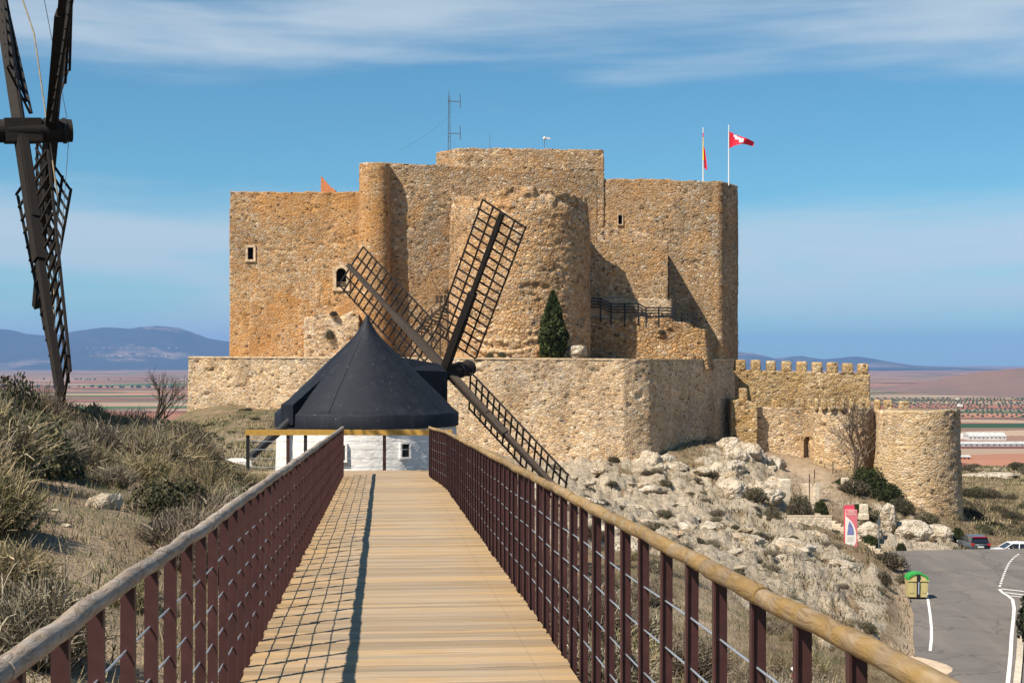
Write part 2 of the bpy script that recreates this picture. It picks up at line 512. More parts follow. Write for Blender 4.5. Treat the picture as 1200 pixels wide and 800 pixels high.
def tone_mat(name, rough=0.9, sub=0.0, var=0.25):
    m, nt, b = mat_new(name, rough)
    a = node(nt, 'ShaderNodeVertexColor', layer_name='tone')
    oi = node(nt, 'ShaderNodeObjectInfo')
    hsv = node(nt, 'ShaderNodeHueSaturation', {'Color': a.outputs['Color'], 'Value': mapr(nt, oi.outputs['Random'], 0, 1, 1 - var, 1 + var),
                                                'Hue': mapr(nt, oi.outputs['Random'], 0, 1, 0.49, 0.515)})
    nt.links.new(hsv.outputs[0], b.inputs['Base Color'])
    return m


M_veg = tone_mat('plant_stems')


def rock_mat():
    m, nt, b = mat_new('limestone', 0.95)
    g = node(nt, 'ShaderNodeNewGeometry')
    n = node(nt, 'ShaderNodeTexNoise', {'Vector': g.outputs['Position'], 'Scale': 1.1, 'Detail': 8.0, 'Roughness': 0.7})
    n2 = node(nt, 'ShaderNodeTexNoise', {'Vector': g.outputs['Position'], 'Scale': 0.35, 'Detail': 4.0})
    v = node(nt, 'ShaderNodeTexVoronoi', {'Vector': g.outputs['Position'], 'Scale': 2.2}, feature='DISTANCE_TO_EDGE')
    c = ramp(nt, n.outputs['Fac'], [(0.32, (0.11, 0.08, 0.05)), (0.42, (0.34, 0.275, 0.195)), (0.53, (0.53, 0.455, 0.355)), (0.70, (0.65, 0.58, 0.48))])
    c = mixc(nt, mapr(nt, n2.outputs['Fac'], 0.5, 0.68, 0, 0.55), c, (0.50, 0.35, 0.20))
    nt.links.new(c, b.inputs['Base Color'])
    bump(nt, b, mth(nt, 'ADD', n.outputs['Fac'], mth(nt, 'MULTIPLY', mapr(nt, v.outputs['Distance'], 0, 0.2), 0.35)), 0.25, 1.0)
    return m


M_rock = rock_mat()


def ground_mat():
    m, nt, b = mat_new('hillside_soil', 0.95)
    g = node(nt, 'ShaderNodeNewGeometry')
    a = node(nt, 'ShaderNodeVertexColor', layer_name='tone')      # r limestone, g short grass, b bare earth
    s = node(nt, 'ShaderNodeSeparateColor', {0: a.outputs['Color']})
    n = node(nt, 'ShaderNodeTexNoise', {'Vector': g.outputs['Position'], 'Scale': 0.9, 'Detail': 8.0, 'Roughness': 0.7})
    nf = node(nt, 'ShaderNodeTexNoise', {'Vector': g.outputs['Position'], 'Scale': 7.0, 'Detail': 6.0, 'Roughness': 0.7})
    ng = node(nt, 'ShaderNodeTexNoise', {'Vector': g.outputs['Position'], 'Scale': 0.55, 'Detail': 5.0, 'Roughness': 0.6})
    vp = node(nt, 'ShaderNodeTexVoronoi', {'Vector': g.outputs['Position'], 'Scale': 9.0})
    soil = ramp(nt, n.outputs['Fac'], [(0.3, (0.15, 0.10, 0.055)), (0.5, (0.29, 0.205, 0.12)), (0.7, (0.38, 0.285, 0.18))])
    earth = ramp(nt, n.outputs['Fac'], [(0.3, (0.44, 0.32, 0.21)), (0.7, (0.66, 0.52, 0.38))])
    rock = ramp(nt, mth(nt, 'ADD', mth(nt, 'MULTIPLY', nf.outputs['Fac'], 0.5), mth(nt, 'MULTIPLY', n.outputs['Fac'], 0.5)), [(0.36, (0.12, 0.085, 0.055)), (0.44, (0.36, 0.29, 0.205)), (0.52, (0.57, 0.475, 0.355)), (0.64, (0.70, 0.61, 0.48))])
    grass = ramp(nt, nf.outputs['Fac'], [(0.3, (0.05, 0.075, 0.022)), (0.7, (0.14, 0.165, 0.055))])
    c = mixc(nt, s.outputs[2], soil, earth)
    gm = mth(nt, 'MULTIPLY', s.outputs[1], mapr(nt, mth(nt, 'ADD', mth(nt, 'MULTIPLY', ng.outputs['Fac'], 0.75), mth(nt, 'MULTIPLY', nf.outputs['Fac'], 0.3)), 0.50, 0.60, 0, 0.9))
    c = mixc(nt, gm, c, grass)
    peb = mth(nt, 'MULTIPLY', mapr(nt, vp.outputs['Distance'], 0.16, 0.24, 1, 0), mapr(nt, n.outputs['Fac'], 0.5, 0.6))
    c = mixc(nt, peb, c, (0.52, 0.46, 0.38))
    c = mixc(nt, mapr(nt, mth(nt, 'ADD', s.outputs[0], mth(nt, 'MULTIPLY', mth(nt, 'SUBTRACT', nf.outputs['Fac'], 0.5), 0.8)), 0.35, 0.6), c, rock)
    c = mixc(nt, 1.0, c, ramp(nt, nf.outputs['Fac'], [(0.3, (0.74, 0.73, 0.70)), (0.6, (1.06, 1.06, 1.05))]), 'MULTIPLY')
    nt.links.new(c, b.inputs['Base Color'])
    bump(nt, b, mth(nt, 'ADD', nf.outputs['Fac'], mth(nt, 'MULTIPLY', n.outputs['Fac'], 1.6)), 0.26, 1.0)
    return m


M_ground = ground_mat()

# ------------------------------------------------------------------ shape of the hill
road_px = [(18.0, 60), (20.2, 70), (21.6, 76), (23.2, 82.3), (25.6, 90.7), (26.6, 95.6), (28.5, 103), (30.6, 111), (31.3, 116), (31.8, 120.5),
           (40, 121.8), (54, 122.5), (60, 112), (52, 101), (42, 98.5), (36.2, 97.0), (33.4, 92.5), (30.0, 84), (25.7, 71), (22.4, 60)]
road_poly = np.array(road_px)
ROAD_Z = -16.0


def in_poly(x, y, poly):
    r = np.zeros(np.shape(x), bool)
    n = len(poly)
    for i in range(n):
        x1, y1 = poly[i]
        x2, y2 = poly[(i + 1) % n]
        c = ((y1 > y) != (y2 > y)) & (x < (x2 - x1) * (y - y1) / (y2 - y1 + 1e-12) + x1)
        r ^= c
    return r


def dist_poly(x, y, poly):
    d = np.full(np.shape(x), 1e9)
    n = len(poly)
    for i in range(n):
        x1, y1 = poly[i]
        x2, y2 = poly[(i + 1) % n]
        L2 = (x2 - x1) ** 2 + (y2 - y1) ** 2
        t = np.clip(((x - x1) * (x2 - x1) + (y - y1) * (y2 - y1)) / L2, 0, 1)
        d = np.minimum(d, np.hypot(x - x1 - t * (x2 - x1), y - y1 - t * (y2 - y1)))
    return d


CP = [(0, -5, -2.6), (-3, -5, -2.2), (4, -4, -3.2), (-2, 4, -2.35), (-.6, 8, -2.5), (2.5, 8, -3.3), (-2, 14, -2.6), (-3.1, 9, -1.95), (-4, 14, -1.85), (-6, 20, -1.8),
      (-8, 22, -1.55), (-10, 30, -1.55), (-14.4, 32, -1.4), (-14, 20, -1.0), (-8, 12, -1.2), (-5, 29, -2.6), (-2.4, 24, -3.0), (-7, 40, -3.2), (-12, 45, -2.8),
      (-16, 60, -3.5), (-25, 60, -3.6), (-20, 90, -5.0), (-5, 42, -4.0), (-8.5, 46, -3.75), (-1.5, 46, -6.2), (-3, 36, -4.0), (-5, 55, -7.4), (-4, 51, -7.2), (-1, 50, -7.4),
      (-30, 30, -2.0), (-25, 10, -1.4), (-17.8, 90, -4.7), (-21.6, 120, -4.8), (-33, 148, -4.9), (-24, 146, -4.9), (-17, 143, -4.9), (-10, 120, -5.6),
      (-52, 150, -22), (-40, 95, -11), (-34, 118, -8.5), (-50, 60, -12), (-39, 160, -12),
      (-2.9, 120, -8.2), (0, 140, -8.9), (3.5, 143, -8.9), (11.3, 140, -9.0), (2, 25, -4.9), (3.6, 30, -5.8), (0, 40, -6.6), (1, 60, -8.1), (5, 80, -9.7),
      (8, 55, -8.2), (6.9, 115, -11.4), (2.8, 115, -10.4), (14.2, 95, -12.2), (17.4, 83, -13.7), (21.0, 80, -15.3), (9.9, 55, -10.8), (4, 30, -6.6), (9.6, 40, -8.4),
      (18.4, 68, -15.2), (14, 60, -12.8), (14.3, 130, -10.6), (20.2, 125, -12.3), (23.5, 142, -9.2), (25.5, 137, -11.2), (28.5, 145, -11.4), (31, 150, -10.7), (35.5, 148, -11.2),
      (38.5, 140, -13.8), (44, 137, -16.3), (26.3, 113, -14.5), (29.3, 113, -15.4), (27.2, 127, -13.7), (32.5, 126, -15.0), (36, 128, -15.9),
      (22, 75, -16), (30, 75, -16.1), (28, 95, -16), (36, 110, -16.1), (34, 121, -16.2), (44, 121, -16.3), (45, 90, -16.2), (60, 100, -16.4), (38, 68, -16.3), (60, 60, -17),
      (41, 127, -16.9), (46, 130, -17.6), (56, 128, -17.8), (55.5, 165, -17.6), (67, 200, -16.6), (81, 232, -17.2), (73, 232, -17.4), (95, 232, -17.2), (60, 235, -18), (90, 160, -19),
      (50, 150, -17.3), (10, 10, -5.5), (14, 30, -9.5), (25, 40, -14.5), (25, 15, -10), (45, 30, -16), (10, 175, -2), (-15, 175, -1), (30, 175, -9), (45, 180, -17), (0, 230, -20), (-40, 230, -25)]
CP = np.array(CP, float)


def _U(r2):
    return np.where(r2 > 1e-9, r2 * np.log(r2 + 1e-12), 0.0)


_n = len(CP)
_sc = 50.0
_xy = CP[:, :2] / _sc
_K = _U(((_xy[:, None, :] - _xy[None, :, :]) ** 2).sum(-1)) + np.eye(_n) * 1e-3
_Pm = np.c_[np.ones(_n), _xy]
_A = np.block([[_K, _Pm], [_Pm.T, np.zeros((3, 3))]])
_w = np.linalg.solve(_A, np.r_[CP[:, 2], 0, 0, 0])


def tps(x, y):
    x, y = np.asarray(x, float) / _sc, np.asarray(y, float) / _sc
    out = _w[_n] + _w[_n + 1] * x + _w[_n + 2] * y
    for i in range(_n):
        out = out + _w[i] * _U((x - _xy[i, 0]) ** 2 + (y - _xy[i, 1]) ** 2)
    return out


def smooth(a, b, x):
    t = np.clip((x - a) / (b - a), 0, 1)
    return t * t * (3 - 2 * t)


def rock_mask(x, y):
    x, y = np.asarray(x, float), np.asarray(y, float)
    m = smooth(58, 72, y) * (1 - smooth(134, 142, y)) * smooth(-3, 3, x + (y - 120) * -0.02)
    lim = np.interp(y, [60, 76, 90, 103, 112, 120, 140], [17, 20, 24, 27, 25.5, 24.5, 26])
    m = m * (1 - smooth(lim - 1.0, lim + 0.4, x))
    m2 = smooth(29.5, 31, x) * (1 - smooth(39, 42, x)) * smooth(118, 124, y) * (1 - smooth(134, 140, y)) * 0.8
    m3 = np.exp(-(((x - 22.5) / 4.0) ** 2 + ((y - 138) / 7.0) ** 2) ** 2) * 1.1
    m4 = smooth(190, 210, y) * smooth(60, 75, x) * 0.55
    return np.clip(m + m2 + m3 + m4, 0, 1)


def gh(x, y, fine=True):
    x, y = np.asarray(x, float), np.asarray(y, float)
    z = np.clip(tps(x, y), -60, 4)
    z = z + (fbm(x * .16, y * .16, seed=3) - .5) * np.interp(np.hypot(x, y), [0, 15, 60], [.15, .5, 1.0])
    if fine:
        rm = rock_mask(x, y)
        f1, f2, idv = worley(x * .30 + fbm(x * .5, y * .5, seed=8) * 1.2, y * .16 + fbm(x * .5, y * .5, seed=9) * 1.2, 4)
        g1, g2, idw = worley(x * .85 + fbm(x * 1.2, y * 1.2, seed=18) * .9, y * .5, 14)
        k1, k2, idk = worley(x * 1.9 + fbm(x * 2.5, y * 2.5, seed=28) * .8, y * 1.2, 24)
        lump = (np.sqrt(np.clip(f2 - f1, 0, 1)) * 1.05 * (0.35 + idv) + np.clip(g2 - g1, 0, .6) * 0.6 * (.3 + idw) + np.clip(k2 - k1, 0, .5) * .34 * (.3 + idk) + fbm(x * 1.2, y * 1.2, seed=21, oct=5) * .7 - 1.0)
        led = lump * 2.2
        lump = lump * .45 + (np.floor(led) + smooth(.25, .75, led - np.floor(led))) / 2.2 * .55
        z = z + rm * lump
        z = z + (fbm(x * 1.3, y * 1.3, seed=31, oct=3) - .5) * np.interp(np.hypot(x, y), [0, 20, 80], [.10, .16, .35])
    # bridge corridor stays under the deck
    s = y
    cx = .15 - .0907 * s
    inb = (1 - smooth(1.0, 1.9, np.abs(x - cx))) * (1 - smooth(31, 34, y))
    z = np.minimum(z, (1 - inb) * 50 + inb * (-1.6 - .026 * s - .42))
    # the road bed
    dp = dist_poly(x, y, road_poly)
    ins = in_poly(x, y, road_poly)
    k = np.where(ins, 1.0, 1 - smooth(0.2, 2.2, dp))
    z = z * (1 - k) + (ROAD_Z - 0.12) * k
    # far fall to the plain
    r = np.hypot(x, y)
    z = z - smooth(235, 420, r) * 110
    return np.maximum(z, -118)


def g1(x, y):
    return float(gh(np.array([x]), np.array([y]))[0])


def make_hillside():
    ang = np.r_[np.linspace(-178, -40, 46), np.linspace(-38, -23, 40), np.linspace(-22.5, 22.5, 760), np.linspace(23, 38, 40), np.linspace(40, 178, 46)]
    ang = np.radians(ang)
    r = np.r_[0.6, 1.2, np.geomspace(2.0, 255, 640), np.geomspace(262, 700, 40)]
    A, Rr = np.meshgrid(ang, r)
    x, y = np.sin(A) * Rr, np.cos(A) * Rr
    z = gh(x, y)
    rm = rock_mask(x, y)
    f1, f2, idv = worley(x * .30 + fbm(x * .5, y * .5, seed=8) * 1.2, y * .16 + fbm(x * .5, y * .5, seed=9) * 1.2, 4)
    rock = np.clip(rm * (np.sqrt(np.clip(f2 - f1, 0, 1)) * 1.25 + (fbm(x * .30, y * .30, seed=77) - .5) * 1.5 + .22), 0, 1)
    grass = np.clip(smooth(-2, -5, x) * (1 - smooth(130, 150, y)) * .75 + smooth(1, 4, x) * smooth(60, 45, y) * .7 + smooth(120, 130, y) * smooth(22, 16, x) * .5, 0, 1)
    grass = np.clip(grass + smooth(150, 190, y) * .5 * (x > 40), 0, 1)
    grass = np.clip(grass + rm * smooth(.56, .66, fbm(x * .22, y * .22, seed=88)) * .7, 0, 1)
    earth = np.zeros_like(x)
    earth += np.exp(-(((x + 11) / 8) ** 2 + ((y - 75) / 28) ** 2)) * .9
    pth = np.interp(y, [30, 45, 55, 66], [3.2, 6.0, 8.6, 11.5])
    earth += np.exp(-((x - pth) / 1.3) ** 2) * (y > 36) * (y < 62)                  # dirt track below the rocks
    earth += 1.3 * np.exp(-(((x - 28.8) / 3.8) ** 2 + ((y - 142) / 8.0) ** 2) * .8)          # forecourt of the gate
    earth += np.exp(-(((x - 21) / 3.0) ** 2 + ((y - 70) / 5.0) ** 2) * .8)
    earth += .8 * np.exp(-(((x - (-.28 * y - .4)) / 1.1) ** 2)) * smooth(24, 18, y) * smooth(4, 7, y)      # trodden path
    earth += .8 * smooth(11, 8, y) * smooth(-1, -2, x) * smooth(-5, -3.5, x)
    earth += smooth(-4, 0, x) * smooth(12, 4, x) * smooth(108, 122, y) * .8
    d = dist_poly(x, y, road_poly)
    earth = np.clip(earth + (1 - smooth(.5, 2.0, d)) * .8, 0, 1)
    rock = rock * (1 - np.clip(np.exp(-(((x - 29) / 3.2) ** 2 + ((y - 146) / 6.0) ** 2) * .8) * 1.5, 0, 1))
    nr, na = x.shape
    i = np.arange(nr * na).reshape(nr, na)
    f = np.stack([i[:-1, :-1], i[:-1, 1:], i[1:, 1:], i[1:, :-1]], -1).reshape(-1, 4)
    f = f[:, ::-1]
    v = np.stack([x, y, z], -1).reshape(-1, 3)
    col = np.stack([rock, grass, earth], -1).reshape(-1, 3)
    me = np_mesh('hillside', v, f, M_ground, True, col)
    tag(link('hillside', me), kind='structure')


make_hillside()

# ------------------------------------------------------------------ plain and far hills
PLAIN_Z = -112.0


def plain_mat():
    m, nt, b = mat_new('farmland', 1.0)
    g = node(nt, 'ShaderNodeNewGeometry')
    mp = node(nt, 'ShaderNodeMapping', {'Vector': g.outputs['Position'], 'Scale': (1 / 430., 1 / 150., 1), 'Rotation': (0, 0, 0.06)})
    nz = node(nt, 'ShaderNodeTexNoise', {'Vector': mp.outputs[0], 'Scale': 0.35, 'Detail': 1.0})
    ad = node(nt, 'ShaderNodeVectorMath', {0: mp.outputs[0], 1: nz.outputs['Color']}, operation='ADD')
    v = node(nt, 'ShaderNodeTexVoronoi', {'Vector': ad.outputs[0], 'Scale': 1.0, 'Randomness': 0.95}, distance='CHEBYCHEV', voronoi_dimensions='2D')
    s = node(nt, 'ShaderNodeSeparateColor', {0: v.outputs['Color']})
    c = ramp(nt, s.outputs[0], [(0.0, (0.40, 0.185, 0.115)), (0.18, (0.50, 0.30, 0.20)), (0.34, (0.34, 0.135, 0.08)), (0.46, (0.52, 0.38, 0.27)), (0.58, (0.06, 0.15, 0.035)), (0.68, (0.38, 0.30, 0.17)), (0.80, (0.44, 0.22, 0.14)), (0.92, (0.30, 0.22, 0.15))], 'CONSTANT')
    hsv = node(nt, 'ShaderNodeHueSaturation', {'Color': c, 'Saturation': 1.12, 'Value': mapr(nt, s.outputs[1], 0, 1, 0.38, 0.95)})
    rows = node(nt, 'ShaderNodeTexWave', {'Vector': node(nt, 'ShaderNodeMapping', {'Vector': g.outputs['Position'], 'Rotation': (0, 0, 0.5)}).outputs[0], 'Scale': 0.03, 'Distortion': 0.3})
    cc = mixc(nt, mth(nt, 'MULTIPLY', mapr(nt, s.outputs[2], 0.62, 0.66), mapr(nt, rows.outputs['Fac'], 0.6, 0.8, 0, 0.55)), hsv.outputs[0], (0.13, 0.11, 0.05))
    nt.links.new(cc, b.inputs['Base Color'])
    return m


r = np.r_[300, np.geomspace(400, 40000, 60)]
a = np.radians(np.linspace(-180, 180, 181))
A, Rr = np.meshgrid(a, r)
v = np.stack([np.sin(A) * Rr, np.cos(A) * Rr, np.full_like(A, PLAIN_Z)], -1).reshape(-1, 3)
i = np.arange(A.size).reshape(A.shape)
f = np.stack([i[:-1, :-1], i[:-1, 1:], i[1:, 1:], i[1:, :-1]], -1).reshape(-1, 4)[:, ::-1]
tag(link('plain', np_mesh('plain', v, f, plain_mat())), kind='structure')


def hill_mat(name, dark, pale, lo_, hi_, s=0.0006):
    m, nt, b = mat_new(name, 1.0)
    g = node(nt, 'ShaderNodeNewGeometry')
    n = node(nt, 'ShaderNodeTexNoise', {'Vector': node(nt, 'ShaderNodeMapping', {'Vector': g.outputs['Position'], 'Scale': (1, 1, 2.5)}).outputs[0], 'Scale': s, 'Detail': 9.0, 'Roughness': 0.65})
    n2 = node(nt, 'ShaderNodeTexNoise', {'Vector': g.outputs['Position'], 'Scale': s * 9, 'Detail': 5.0})
    c = mixc(nt, mapr(nt, mth(nt, 'ADD', n.outputs['Fac'], mth(nt, 'MULTIPLY', n2.outputs['Fac'], .25)), lo_, hi_), dark, pale)
    nt.links.new(c, b.inputs['Base Color'])
    return m


def ridge(name, prof, d, depth, mat, seed, base=PLAIN_Z, n=520, rows=40, amp=.12):
    pxs = np.linspace(prof[0][0], prof[-1][0], n)
    crest = np.interp(pxs, [p[0] for p in prof], [p[1] for p in prof])
    k = np.array([1, 4, 6, 4, 1]) / 16.0
    cr = np.convolve(np.pad(crest, 12, mode='edge'), np.ones(5) / 5, 'same')[12:-12] + (fbm(pxs * .05, 0, seed=seed + 4, oct=4) - .5) * 2.2
    X = (pxs - 600) / F * d
    H = (HY - cr) / F * d - base
    t = np.linspace(-1, 1, rows)
    T, XX = np.meshgrid(t, X, indexing='ij')
    prof_t = np.where(T < 0, (1 + T) ** 1.7, (1 - T) ** 1.3)
    nz = fbm(XX / depth * 5, T * 4, seed=seed, oct=6) - .5
    Z = base - 2 + H[None, :] * np.clip(prof_t + nz * amp * 2.4 * np.abs(T) ** .6, 0, 1.0) * 1.0 + nz * amp * 60 * (1 - np.abs(T))
    Y = d + T * depth
    v = np.stack([XX, Y, Z], -1).reshape(-1, 3)
    i = np.arange(XX.size).reshape(XX.shape)
    f = np.stack([i[:-1, :-1], i[:-1, 1:], i[1:, 1:], i[1:, :-1]], -1).reshape(-1, 4)
    tag(link(name, np_mesh(name, v, f, mat, True)), kind='structure')


M_hillfar = hill_mat('far_hill_scrub', (0.035, 0.045, 0.036), (0.26, 0.19, 0.14), 0.66, 0.80)
M_hillnear = hill_mat('near_hill_scrub', (0.20, 0.115, 0.082), (0.13, 0.10, 0.06), 0.58, 0.8, 0.003)
ridge('mountains', [(-900, 402), (-300, 396), (-120, 386), (-30, 387), (0, 384), (14, 385), (28, 389), (50, 391), (72, 390), (95, 385), (122, 381), (150, 383), (165, 381), (185, 380), (205, 382), (225, 389), (240, 394), (262, 398), (330, 404), (450, 409), (700, 408), (840, 411), (868, 411), (885, 413), (907, 419), (935, 416), (962, 421), (1002, 417), (1025, 420), (1045, 426), (1080, 428), (1110, 431), (1140, 433), (1500, 434), (2200, 431)], 24000., 5200., M_hillfar, 5, n=1700)
ridge('brown_hill', [(1040, 458), (1085, 447), (1110, 441), (1150, 434), (1180, 431), (1215, 428), (1280, 424), (1400, 427), (1600, 440), (1750, 452)], 5400., 900., M_hillnear, 9, n=240, amp=.06)

# olive groves, far roofs: built where they stand on the plain
oc = bmesh.new()
bmesh.ops.create_icosphere(oc, subdivisions=1, radius=1.0)
ov = np.array([v.co[:] for v in oc.verts])
of = np.array([[v.index for v in f.verts] for f in oc.faces])
oc.free()


def blobs(name, pts, rad, mat, kind='stuff'):
    V, Fa = [], []
    for k, (x, y, z) in enumerate(pts):
        s = rad * (0.75 + 0.5 * random.random())
        V.append(ov * np.array([s, s, s * .8]) + np.array([x, y, z + s * .6]))
        Fa.append(of + k * len(ov))
    return tag(link(name, np_mesh(name, np.concatenate(V), np.concatenate(Fa), mat, True)), kind=kind)


M_olive = simple('olive_leaves', (0.06, 0.075, 0.04), 0.9, 0.5, 0.4)
pts = []
for row in range(20):
    y0 = 2900 + row * 78
    for k in range(46):
        x = 800 + k * 20 + row * 16 + random.uniform(-2, 2)
        px = 600 + x / y0 * F
        if 1010 < px < 1260 and random.random() < .93:
            pts.append((x, y0 + random.uniform(-4, 4), PLAIN_Z))
for row in range(9):                                    # rows climbing the foot of the brown hill
    for k in range(34):
        y0 = 4300 + k * 12
        x = 1560 + row * 45 + k * 7
        pts.append((x, y0, PLAIN_Z + (y0 - 4300) * .02))
blobs('olive_grove', pts, 3.3, M_olive)
pts = []
for k in range(110):
    y0 = random.choice([6200, 6400, 9000])
    x = (random.uniform(-20, 260) - 600) / F * y0
    pts.append((x, y0 + random.uniform(-60, 60), PLAIN_Z))
blobs('tree_belt', pts, 7.0, M_olive)
M_pale = simple('pale_wall_paint', (0.66, 0.63, 0.58), 0.9, 0.2, 0.2)
M_vil = simple('village_walls', (0.42, 0.36, 0.30), 0.9, 0.02, 0.5)
mb = MB()
for k in range(70):
    q = random.random()
    px = 105 + 100 * q + random.uniform(-4, 4)
    y0 = random.choice([17800, 18000, 19300])
    py = {17800: 417, 18000: 414.5, 19300: 407.5}[y0]
    h = random.uniform(8, 20)
    c = P(px, py, y0)
    mb.box((c.x, c.y, c.z), (random.uniform(14, 34), 20, h))
o = mb.build('far_village', M_vil)
tag(o, kind='stuff')

M_grey_roof = simple('fibre_cement', (0.48, 0.47, 0.45), 0.9, 0.2, 0.25)


def shed(label, px0, px1, py, d, h, dep, wall, nwin):
    c = P((px0 + px1) / 2, py, d)
    W = (px1 - px0) / F * d
    t = thing('farm_shed', label, 'farm building', (c.x, d, PLAIN_Z), 0.0, 'farm sheds on the plain')
    MB().box((0, 0, h / 2), (W, dep, h)).build('wall', wall, t)
    m = MB()
    m.add([(-W / 2 - .5, -dep / 2 - .6, h), (W / 2 + .5, -dep / 2 - .6, h), (W / 2 + .5, 0, h + dep * .22), (-W / 2 - .5, 0, h + dep * .22), (W / 2 + .5, dep / 2 + .6, h), (-W / 2 - .5, dep / 2 + .6, h)],
          [(0, 1, 2, 3), (3, 2, 4, 5), (1, 4, 2), (0, 3, 5), (0, 5, 4, 1)])
    m.build('roof', M_grey_roof, t)
    me = MB().box((0, 0, 0), (1.8, .3, 1.6)).mesh('window', M_void)
    for k in range(nwin):
        link('window', me, None, t, (-W / 2 + W * (k + .5) / nwin, -dep / 2 - .05, h * .55))
    return t


def dplain(py): return F * (-PLAIN_Z) / (py - HY)


shed('long white farm shed with a row of dark windows on the plain', 1132, 1176, 514, dplain(515), 5.5, 24, M_pale, 9)
shed('long low grey farm shed below the white shed on the plain', 1120, 1212, 522, dplain(522.5), 3.2, 14, M_grey_roof, 14)
t = thing('storage_tank', 'pale round storage tank at the end of the white farm shed', 'tank', (P(1128, 510, dplain(514)).x, dplain(514), PLAIN_Z))
MB().lathe([(3.4, 0), (3.4, 6), (3.0, 7.2), (0.1, 8.2)], 16).build('tank_body', M_pale, t)
MB().box((0, -3.6, 3.5), (.5, .4, 7)).build('ladder', M_grey_roof, t)
shed('small dark red roofed barn low on the plain by the tower', 1122, 1136, 536, dplain(538), 3.0, 9, M_brick, 3)

# ------------------------------------------------------------------ masonry
def resample(path, res, coarse=1.2):
    out = []
    n = len(path)
    for i in range(n):
        a, b = Vector((*path[i], 0)), Vector((*path[(i + 1) % n], 0))
        d = b - a
        L = d.length
        nrm = Vector((d.y, -d.x, 0)).normalized()
        mid = (a + b) / 2
        face = nrm.dot(-mid.normalized())
        k = max(1, int(L / (res if face > -.05 else coarse)))
        for j in range(k):
            out.append((a + d * (j / k), nrm, face))
    return out


def arc(cx, cy, r, a0, a1, n=24):
    return [(cx + r * math.cos(R(a0 + (a1 - a0) * k / n)), cy + r * math.sin(R(a0 + (a1 - a0) * k / n))) for k in range(n + 1)]


def masonry(name, path, z0, z1, mat, parent, org, res=.15, amp=.048, ragged=.12, holes=(), batter=0.0, seed=0, rag_s=1.2, worn_or_lit=0.0, lowamp=0.0):
    """closed footprint, counter-clockwise from above; z1 may be a function of x"""
    S = resample(path, res)
    ns = len(S)
    pos = np.array([[p.x, p.y] for p, _, _ in S])
    nr = np.array([[n.x, n.y] for _, n, _ in S])
    nr = nr + np.roll(nr, 1, 0)
    nr /= np.linalg.norm(nr, axis=1)[:, None] + 1e-9
    fc = np.array([f for _, _, f in S])
    top = np.array([z1(x, y) if callable(z1) else z1 for x, y in pos], float)
    q = np.round(np.cumsum(np.r_[0, np.linalg.norm(np.diff(pos, axis=0), axis=1)]) / .45)
    top = top + (vn(q * rag_s * 3.3, 0, seed=seed) - .6) * ragged + (fbm(pos[:, 0] * .7, pos[:, 1] * .7, seed=seed + 3) - .5) * ragged * 1.4
    H = float(np.max(top)) - z0
    nz = max(2, int(H / res))
    tt = np.linspace(0, 1, nz + 1)
    Z = z0 + (top[None, :] - z0) * tt[:, None]
    X = np.repeat(pos[None, :, 0], nz + 1, 0)
    Y = np.repeat(pos[None, :, 1], nz + 1, 0)
    s = np.round(X * 0 + Z / .30)
    dsp = (vn(X * 2.6 + s * 7.7, Y * 2.6, Z * 3.6, seed + 1) - .5) * amp * 1.5 + (fbm(X * .35, Y * .35, Z * .35, seed + 2) - .5) * amp * 3.0
    pit = fbm(X * .9, Y * .9, Z * 1.2, seed + 7, 3)
    dsp = dsp - smooth(.68, .78, pit) * amp * 2.2
    if lowamp:                                   # the face broken out near its foot
        k = 1 - smooth(z0, z0 + lowamp, Z)
        dsp = dsp + k * (vn(X * 1.3, Y * 1.3, Z * 1.8, seed + 5) - .62) * .95
    if worn_or_lit:                                     # crumbled upper courses
        k = smooth(0.86, 0.99, tt)[:, None]
        dsp = dsp - k * (vn(X * 1.4, Y * 1.4, Z * 1.5, seed + 6)) * worn_or_lit
    dsp = dsp + batter * (1 - tt[:, None]) ** 1.5
    X = X + nr[None, :, 0] * dsp
    Y = Y + nr[None, :, 1] * dsp
    v = np.stack([X, Y, Z], -1).reshape(-1, 3)
    i = np.arange((nz + 1) * ns).reshape(nz + 1, ns)
    j = np.roll(i, -1, 1)
    f = np.stack([i[:-1], j[:-1], j[1:], i[1:]], -1).reshape(-1, 4)
    if holes:
        c = v[f].mean(1)
        keep = np.ones(len(f), bool)
        ff = np.repeat(fc[None, :], nz, 0).reshape(-1)
        for (x0, x1, a, b) in holes:
            keep &= ~((c[:, 0] > x0) & (c[:, 0] < x1) & (c[:, 2] > a) & (c[:, 2] < b) & (ff > .2))
        f = f[keep]
    capc = np.array([[X[-1].mean(), Y[-1].mean(), Z[-1].mean() - .2]])
    nv = len(v)
    v = np.concatenate([v, capc]) - np.array(org)[None, :]
    it = i[-1]
    cap = np.stack([it, np.roll(it, -1), np.full(ns, nv), np.full(ns, nv)], -1)
    tri = cap[:, :3]
    me = bpy.data.meshes.new(name)
    allf = np.concatenate([f.ravel(), tri.ravel()]).astype(np.int32)
    me.vertices.add(len(v))
    me.vertices.foreach_set('co', v.astype(np.float32).ravel())
    me.loops.add(len(allf))
    me.loops.foreach_set('vertex_index', allf)
    nf, ntri = len(f), len(tri)
    me.polygons.add(nf + ntri)
    me.polygons.foreach_set('loop_start', np.r_[np.arange(nf) * 4, nf * 4 + np.arange(ntri) * 3].astype(np.int32))
    me.polygons.foreach_set('loop_total', np.r_[np.full(nf, 4), np.full(ntri, 3)].astype(np.int32))
    me.materials.append(mat)
    me.update(calc_edges=True)
    me.validate()
    return link(name, me, None, parent)


